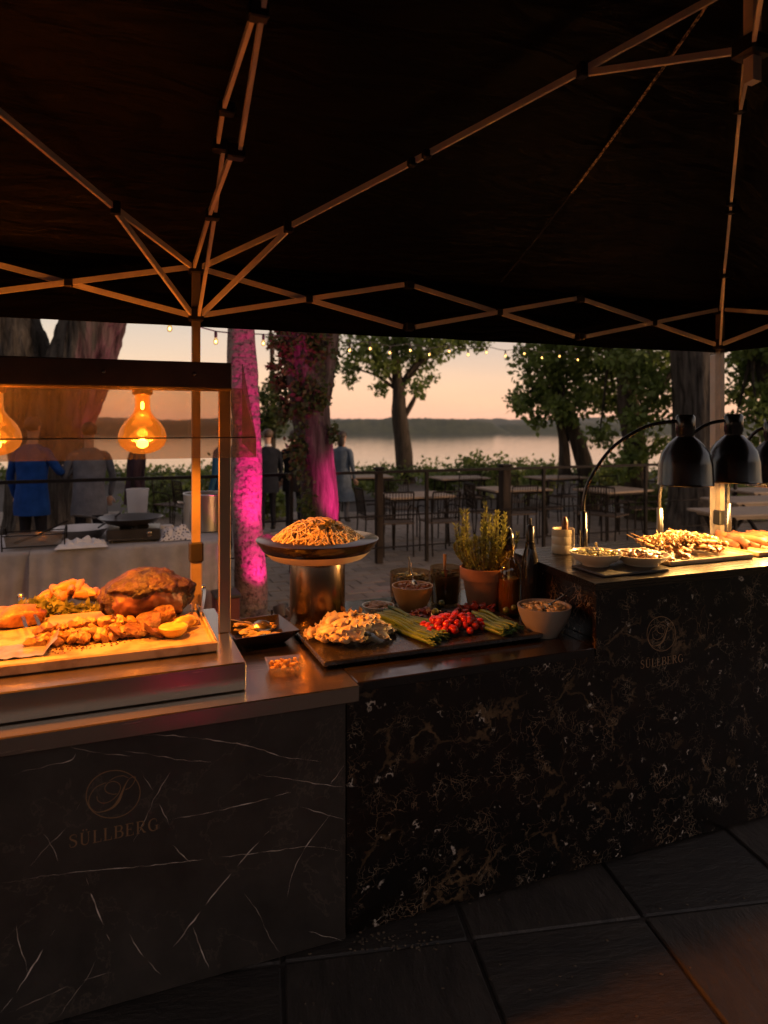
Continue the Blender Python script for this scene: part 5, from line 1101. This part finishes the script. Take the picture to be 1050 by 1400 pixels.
MB().lathe([(0, 0), (.095, 0), (.10, .01), (.125, .33), (.13, .335), (.122, .332), (.096, .014), (0, .012)], 32, ell=(1, .9), wob=lambda a, z: .12*max(0, math.cos(a-3.3))**6*(z > .3)).build('pitcher', clear('milky_plastic', (.85, .85, .86), .05, .55, (.72, .70, .70), .2), t, 50)
MB().tube(smoothpath([(.12, 0, .30), (.20, 0, .28), (.19, 0, .14), (.105, 0, .08)], 6), .011, 8).build('handle', MATS['milky_plastic'], t, 60)
p = pt_at(38, 752); t = thing('baking_dish', 'rectangular glass baking dish on a black wire rack', 'baking dish', p+Vector((0, .12, 0)), ROT)
m = MB(); lv = [(.20, .11, .03), (.215, .125, .11), (.205, .115, .11), (.19, .10, .036)]
m.add([(sx*a, sy_*b_, z) for a, b_, z in lv for sx, sy_ in ((-1, -1), (1, -1), (1, 1), (-1, 1))], [(3, 2, 1, 0), (12, 13, 14, 15)]+[(k*4+i, k*4+(i+1) % 4, k*4+4+(i+1) % 4, k*4+4+i) for k in range(3) for i in range(4)]); m.build('dish', clear('baking_glass', (.75, .72, .68), .10, .12, (.5, .45, .4), .04), t)
for s in (-1, 1):
    MB().tube(smoothpath([(s*.225, -.13, 0), (s*.23, -.13, .13), (s*.23, 0, .17), (s*.23, .13, .13), (s*.225, .13, 0)], 5), .006, 6).build('rack_end', iron, t, 60)
    MB().tube([(-.225, s*.13, .028), (.225, s*.13, .028)], .005, 6).build('rack_rail', iron, t); MB().tube([(-.225, s*.13, .12), (.225, s*.13, .12)], .005, 6).build('rack_rail', iron, t)
MB().tube([(-.15, -.05, .05), (.02, 0, .10), (.24, .06, .20)], [.012, .008, .008], 8).build('ladle', iron, t, 60)
p = pt_at(92, 741); t = thing('saute_pan', 'round steel saute pan with a long handle between dish and cooker', 'pan', p+Vector((0, .25, 0)), ROT)
MB().lathe([(0, 0), (.17, 0), (.19, .012), (.245, .085), (.252, .088), (.24, .085), (.182, .016), (0, .010)], 40).build('pan', potm, t, 50); MB().tube([(.15, -.02, .08), (.25, -.08, .15), (.34, -.12, .22)], [.008, .009, .007], 8).build('handle', black_matte, t, 60)
def rumple(name, label, x, y, rx, ry, h, mat, seed, cat='towel'):
    m = MB(); n = 26; vs_ = []
    for j in range(n+1):
        for i in range(n+1):
            a, b_ = -1+2*i/n, -1+2*j/n; e = max(0, 1-a*a)*max(0, 1-b_*b_); q = abs(noise.noise((a*2.4+seed, b_*2.4, 0)))+.5*abs(noise.noise((a*5+seed, b_*5, 3)))
            vs_.append((a*rx*(1+.12*noise.noise((b_*2, seed, 1))), b_*ry*(1+.12*noise.noise((a*2, seed, 2))), .003+h*(e**.5)*(.35+q)))
    m.add(vs_, [(j*(n+1)+i, j*(n+1)+i+1, (j+1)*(n+1)+i+1, (j+1)*(n+1)+i) for j in range(n) for i in range(n)]); return tag(m.build(name, mat, None, 180, pt_at(x, y), (0, 0, ROT)), label, cat)
rumple('kitchen_towel', 'crumpled pale kitchen towel lying before the saute pan', 112, 747, .19, .12, .08, M('towel', (.52, .49, .47), (.44, .41, .40), 6, rough=.95), 3)
spk, nt, b = newmat('patterned_cloth'); v = coords(nt); vo = nn(nt, 'TexVoronoi'); vo.inputs['Scale'].default_value = 45; nt.links.new(v, vo.inputs['Vector']); c = ramp(nt, vo.outputs['Distance'], [(.32, (.04, .035, .05)), (.38, (.5, .46, .45))]); nt.links.new(c, b.inputs['Base Color']); b.inputs['Roughness'].default_value = .9
rumple('patterned_cloth', 'bunched cloth with a dark leaf pattern beside the cooker knob', 240, 737, .14, .10, .13, spk, 8)
for k, (x, lab) in enumerate(((225, 'white printed carton beside the cooker'),)):
    t = thing('carton', lab, 'carton', pt_at(226, 733), ROT+.2); MB().bevbox((0, 0, .05), (.13, .08, .10), .003).build('box', M('carton_white', (.5, .46, .43), (.42, .38, .36), 12, rough=.7), t)
t = thing('stock_crate', 'dark red stacking crate on the ground by the table end', 'crate', P(.17, PW-.22, -.004), ROT)
MB().bevbox((0, 0, .16), (.20, .24, .32), .01).build('crate', M('crate_red', (.10, .02, .018), (.07, .015, .014), 6, rough=.6), t); MB().bevbox((0, 0, .335), (.22, .26, .03), .006).build('lid', black_matte, t)

# ---------------------------------------------------------------- people
skin = M('skin', (.42, .25, .17), (.36, .20, .13), 12, rough=.5)
def cloth_mat(n, c): return M(n, c, tuple(x*.7 for x in c), 9, rough=.9, bmp=.5, bsc=14, bd=.03, spec=.08)
navy = cloth_mat('trousers_dark', (.014, .014, .018)); shoe = M('shoe', (.012, .01, .009), None, 8, rough=.35)
def person(label, loc, rz, H, top, legm, hairc, el, er, hl, hr, jacket=True, lean=0, collar=None, longhair=False, skirt=False):
    """el/er elbows, hl/hr wrists (local, facing -Y), heights for a 1.8 m figure"""
    s = H/1.8; t = thing('person', label, 'person', loc, rz)
    V = []; E = []; RR = []; SEG = []
    def v(p, r): V.append(Vector(p)*s); RR.append(tuple(x*s for x in (r if hasattr(r, '__len__') else (r, r)))); return len(V)-1
    def e(a, b_, m): E.append((a, b_)); SEG.append(m)
    ly = lean
    pel = v((0, .01, .95), (.15, .105)); sp = v((0, .015-ly*.3, 1.12), (.135, .095)); che = v((0, .015-ly*.7, 1.31), (.15, .105)); nb = v((0, .02-ly, 1.46), .066); nk = v((0, .005-ly*1.1, 1.545), .052); h1 = v((0, -.012-ly*1.15, 1.615), (.066, .074)); h2 = v((0, -.006-ly*1.15, 1.70), (.072, .088)); h3 = v((0, .005-ly*1.15, 1.765), (.05, .06))
    e(pel, sp, 1); e(sp, che, 1); e(che, nb, 1); e(nb, nk, 0); e(nk, h1, 0); e(h1, h2, 0); e(h2, h3, 0)
    for sx, el_, hd in ((-1, el, hl), (1, er, hr)):
        sh = v((sx*.175, .015-ly*.85, 1.42), .062); a = v((sx*.205, .02-ly*.8, 1.36), .058); b_ = v(el_, .045); c_ = v(hd, .031)
        e(che, sh, 1); e(sh, a, 1); e(a, b_, 1); e(b_, c_, 1)
        hp = v((sx*.085, .01, .88), (.088, .092)); kn = v((sx*.10, -.012, .50), .058); an = v((sx*.105, .022, .10), .042); to = v((sx*.12, -.10, .045), (.042, .034)); hl_ = v((sx*.105, .04, .045), .036)
        e(pel, hp, 2); e(hp, kn, 2); e(kn, an, 2); e(an, to, 3); e(an, hl_, 3)
    me = bpy.data.meshes.new('sk'); me.from_pydata([tuple(x) for x in V], E, []); ob = bpy.data.objects.new('sk', me); col.objects.link(ob)
    ob.modifiers.new('s', 'SKIN'); md = ob.modifiers.new('u', 'SUBSURF'); md.levels = 2; md.render_levels = 2
    for i, r in enumerate(RR): me.skin_vertices[0].data[i].radius = r; me.skin_vertices[0].data[i].use_root = (i == 0)
    dg = bpy.context.evaluated_depsgraph_get(); dg.update(); bm_ = bpy.data.meshes.new_from_object(ob.evaluated_get(dg)); bpy.data.objects.remove(ob)
    m = MB(); m.add([x.co for x in bm_.vertices], [tuple(p.vertices) for p in bm_.polygons])
    seg = [(V[a], V[b_], k) for (a, b_), k in zip(E, SEG)]; mi = []
    for p in bm_.polygons:
        c_ = p.center; best = (9, 0)
        for a, b_, k in seg:
            d = b_-a; tt = max(0, min(1, (c_-a).dot(d)/max(d.length_squared, 1e-9))); dd = (c_-a-d*tt).length
            if dd < best[0]: best = (dd, k)
        mi.append(best[1])
    m.mi = mi; bpy.data.meshes.remove(bm_)
    for sx, el_, hd in ((-1, el, hl), (1, er, hr)):                  # hands: palm, four fingers, thumb
        w_ = Vector(hd)*s; d = (Vector(hd)-Vector(el_)).normalized(); side = d.cross(Vector((0, 0, 1)) if abs(d.z) < .9 else Vector((0, 1, 0))).normalized(); nrm = side.cross(d)
        rot = Matrix((d, side, nrm)).transposed(); m.ball(w_+d*.045*s, (.052*s, .040*s, .018*s), 2, rot=rot, mi=0)
        for k in range(4):
            b0_ = w_+d*.08*s+side*(k-1.5)*.019*s; ln_ = (.055, .068, .064, .048)[k]*s
            m.tube([b0_, b0_+d*ln_*.5-nrm*.006*s, b0_+d*ln_*.85-nrm*.025*s], [.0095*s, .009*s, .007*s], 6, mi=0)
        b0_ = w_+d*.03*s-side*.035*s; m.tube([b0_, b0_+d*.03*s-side*.022*s, b0_+d*.055*s-side*.022*s-nrm*.012*s], [.012*s, .011*s, .008*s], 6, mi=0)
    hy = -.008-ly*1.15
    m.ball(Vector((0, hy-.088, 1.675))*s, (.012*s, .018*s, .022*s), 2, mi=0)
    for sx in (-1, 1): m.ball(Vector((sx*.078, hy+.012, 1.68))*s, (.010*s, .020*s, .030*s), 2, mi=0); m.ball(Vector((sx*.03, hy-.078, 1.70))*s, (.011*s, .006*s, .007*s), 1, mi=4)
    m.ball(Vector((0, hy-.076, 1.632))*s, (.022*s, .008*s, .006*s), 1, mi=5)
    m.build('body', [skin, top, legm, shoe, M('eye', (.03, .02, .015), None, 5, rough=.2), M('lip', (.35, .14, .11), None, 5)], t, 180)
    hm = MB(); hm.ball(Vector((0, hy+.014, 1.715))*s, (.087*s, .098*s, .088*s), 3, int(H*77), .07, 4)
    if longhair: hm.ball(Vector((0, hy+.06, 1.60))*s, (.08*s, .045*s, .14*s), 3, 4, .1, 3)
    hm.v = [(x, y if (z > 1.735*s or y > hy*s-.02*s) else max(y, (hy-.045)*s), z) for x, y, z in hm.v]
    hm.build('hair', M('hair_'+hairc, dict(dark=(.03, .018, .011), brown=(.07, .04, .022), grey=(.16, .14, .12))[hairc], None, 30, rough=.6, stretch=(1, 1, .3), bmp=.5), t, 180)
    if jacket:
        rings = [(.70, .205, .15), (.78, .202, .148), (.90, .19, .14), (1.02, .176, .128), (1.12, .172, .122), (1.24, .185, .130), (1.34, .192, .128), (1.41, .178, .112), (1.46, .125, .09), (1.495, .078, .072)]
        if skirt: rings = [(.45, .27, .21), (.6, .25, .19)]+rings
        jm = MB(); vs_ = []; n = 36
        for z, rx, ry in rings:
            k = (z-.9)/.6; y0 = .015-ly*max(0, k)
            for i in range(n):
                a = 2*math.pi*i/n; q = 1+.07*noise.noise((math.cos(a)*3, math.sin(a)*3, z*5+H*9))+.02*math.sin(a*7+z*6)*(1 if z < 1.0 else .3); vs_.append((rx*math.cos(a)*q*s, (y0+ry*math.sin(a)*q)*s, z*s))
        jm.add(vs_, [(j*n+i, j*n+(i+1) % n, (j+1)*n+(i+1) % n, (j+1)*n+i) for j in range(len(rings)-1) for i in range(n)]); jm.build('jacket', top, t, 180)
    if collar: MB().lathe([(.064*s, 1.475*s), (.060*s, 1.52*s), (.057*s, 1.535*s)], 20, (0, (.012-ly)*s, 0)).build('collar', collar, t, 60)
    return t
white_c = cloth_mat('shirt_white', (.6, .58, .56))
def gp_(x, Y): return Vector(((x-525)/FPX*Y, Y, -.004))
HANG = dict(el=(-.25, .03, 1.12), er=(.25, .03, 1.12), hl=(-.25, -.05, .87), hr=(.25, -.05, .87))
person('person in a bright blue jacket seen from behind, one arm raised to drink', gp_(45, 8.1), R(172), 1.86, cloth_mat('jacket_blue', (.010, .045, .19)), navy, 'brown', (-.30, -.06, 1.16), (.27, .02, 1.12), (-.22, -.30, 1.22), (.26, -.06, .88))
person('person in a grey knit sweater holding a bottle, standing beside the blue jacket', gp_(122, 8.3), R(205), 1.80, cloth_mat('sweater_grey', (.12, .12, .135)), navy, 'dark', (-.27, -.04, 1.14), (.28, -.02, 1.14), (-.24, -.10, .90), (.20, -.26, 1.22), collar=None)
bt_ = thing('beer_bottle', 'slim brown bottle held by the person in the grey sweater', 'bottle', (0, 0, 0))
pp = bpy.data.objects; per = [o for o in col.objects if o.name.startswith('person')][-1]; bpy.context.view_layer.update()
bt_.location = per.matrix_world @ Vector((.17, -.33, 1.15)); MB().lathe([(0, 0), (.030, 0), (.031, .006), (.031, .12), (.014, .17), (.013, .225), (0, .225)], 16).build('glass', M('bottle_brown', (.06, .03, .012), None, 5, rough=.12), bt_, 50)
person('person in a dark plum jacket with white collar behind the plastic pitcher', gp_(186, 9.6), R(110), 1.74, cloth_mat('jacket_plum', (.035, .020, .026)), navy, 'grey', **HANG, collar=white_c, lean=.03)
person('person in a teal blue shirt behind the stockpot', gp_(306, 9.4), R(250), 1.80, cloth_mat('shirt_teal', (.03, .09, .16)), navy, 'brown', **HANG)
person('person in a dark suit turned aside, talking to the man next to him', gp_(366, 11.4), R(215), 1.70, cloth_mat('suit_navy', (.014, .016, .022)), navy, 'brown', **HANG, collar=white_c)
person('person in a black suit with his back to the marquee, facing the river', gp_(402, 11.6), R(178), 1.69, cloth_mat('suit_black', (.011, .010, .011)), navy, 'dark', (-.25, .03, 1.12), (.25, .03, 1.12), (-.22, -.12, .92), (.22, -.12, .92), collar=white_c)
person('person in a long pale blue coat beyond the magenta ivy trunk', gp_(468, 12.4), R(150), 1.66, cloth_mat('coat_pale', (.10, .125, .155)), cloth_mat('trousers_grey', (.1, .1, .11)), 'dark', **HANG, longhair=True, skirt=True)

# ---------------------------------------------------------------- haze over the river
m, nt, b = newmat('river_haze'); nt.nodes.remove(b); pv = nn(nt, 'VolumePrincipled'); pv.inputs['Color'].default_value = (.86, .90, 1, 1); pv.inputs['Density'].default_value = .00003
nt.links.new(pv.outputs[0], m.node_tree.nodes['Material Output'].inputs['Volume'])
hz = MB().box((0, 2650, 20), (13000, 5900, 130)).build('haze', m); tag(hz, kind='stuff', label='thin even evening haze lying over the river and far shore', cat=None)
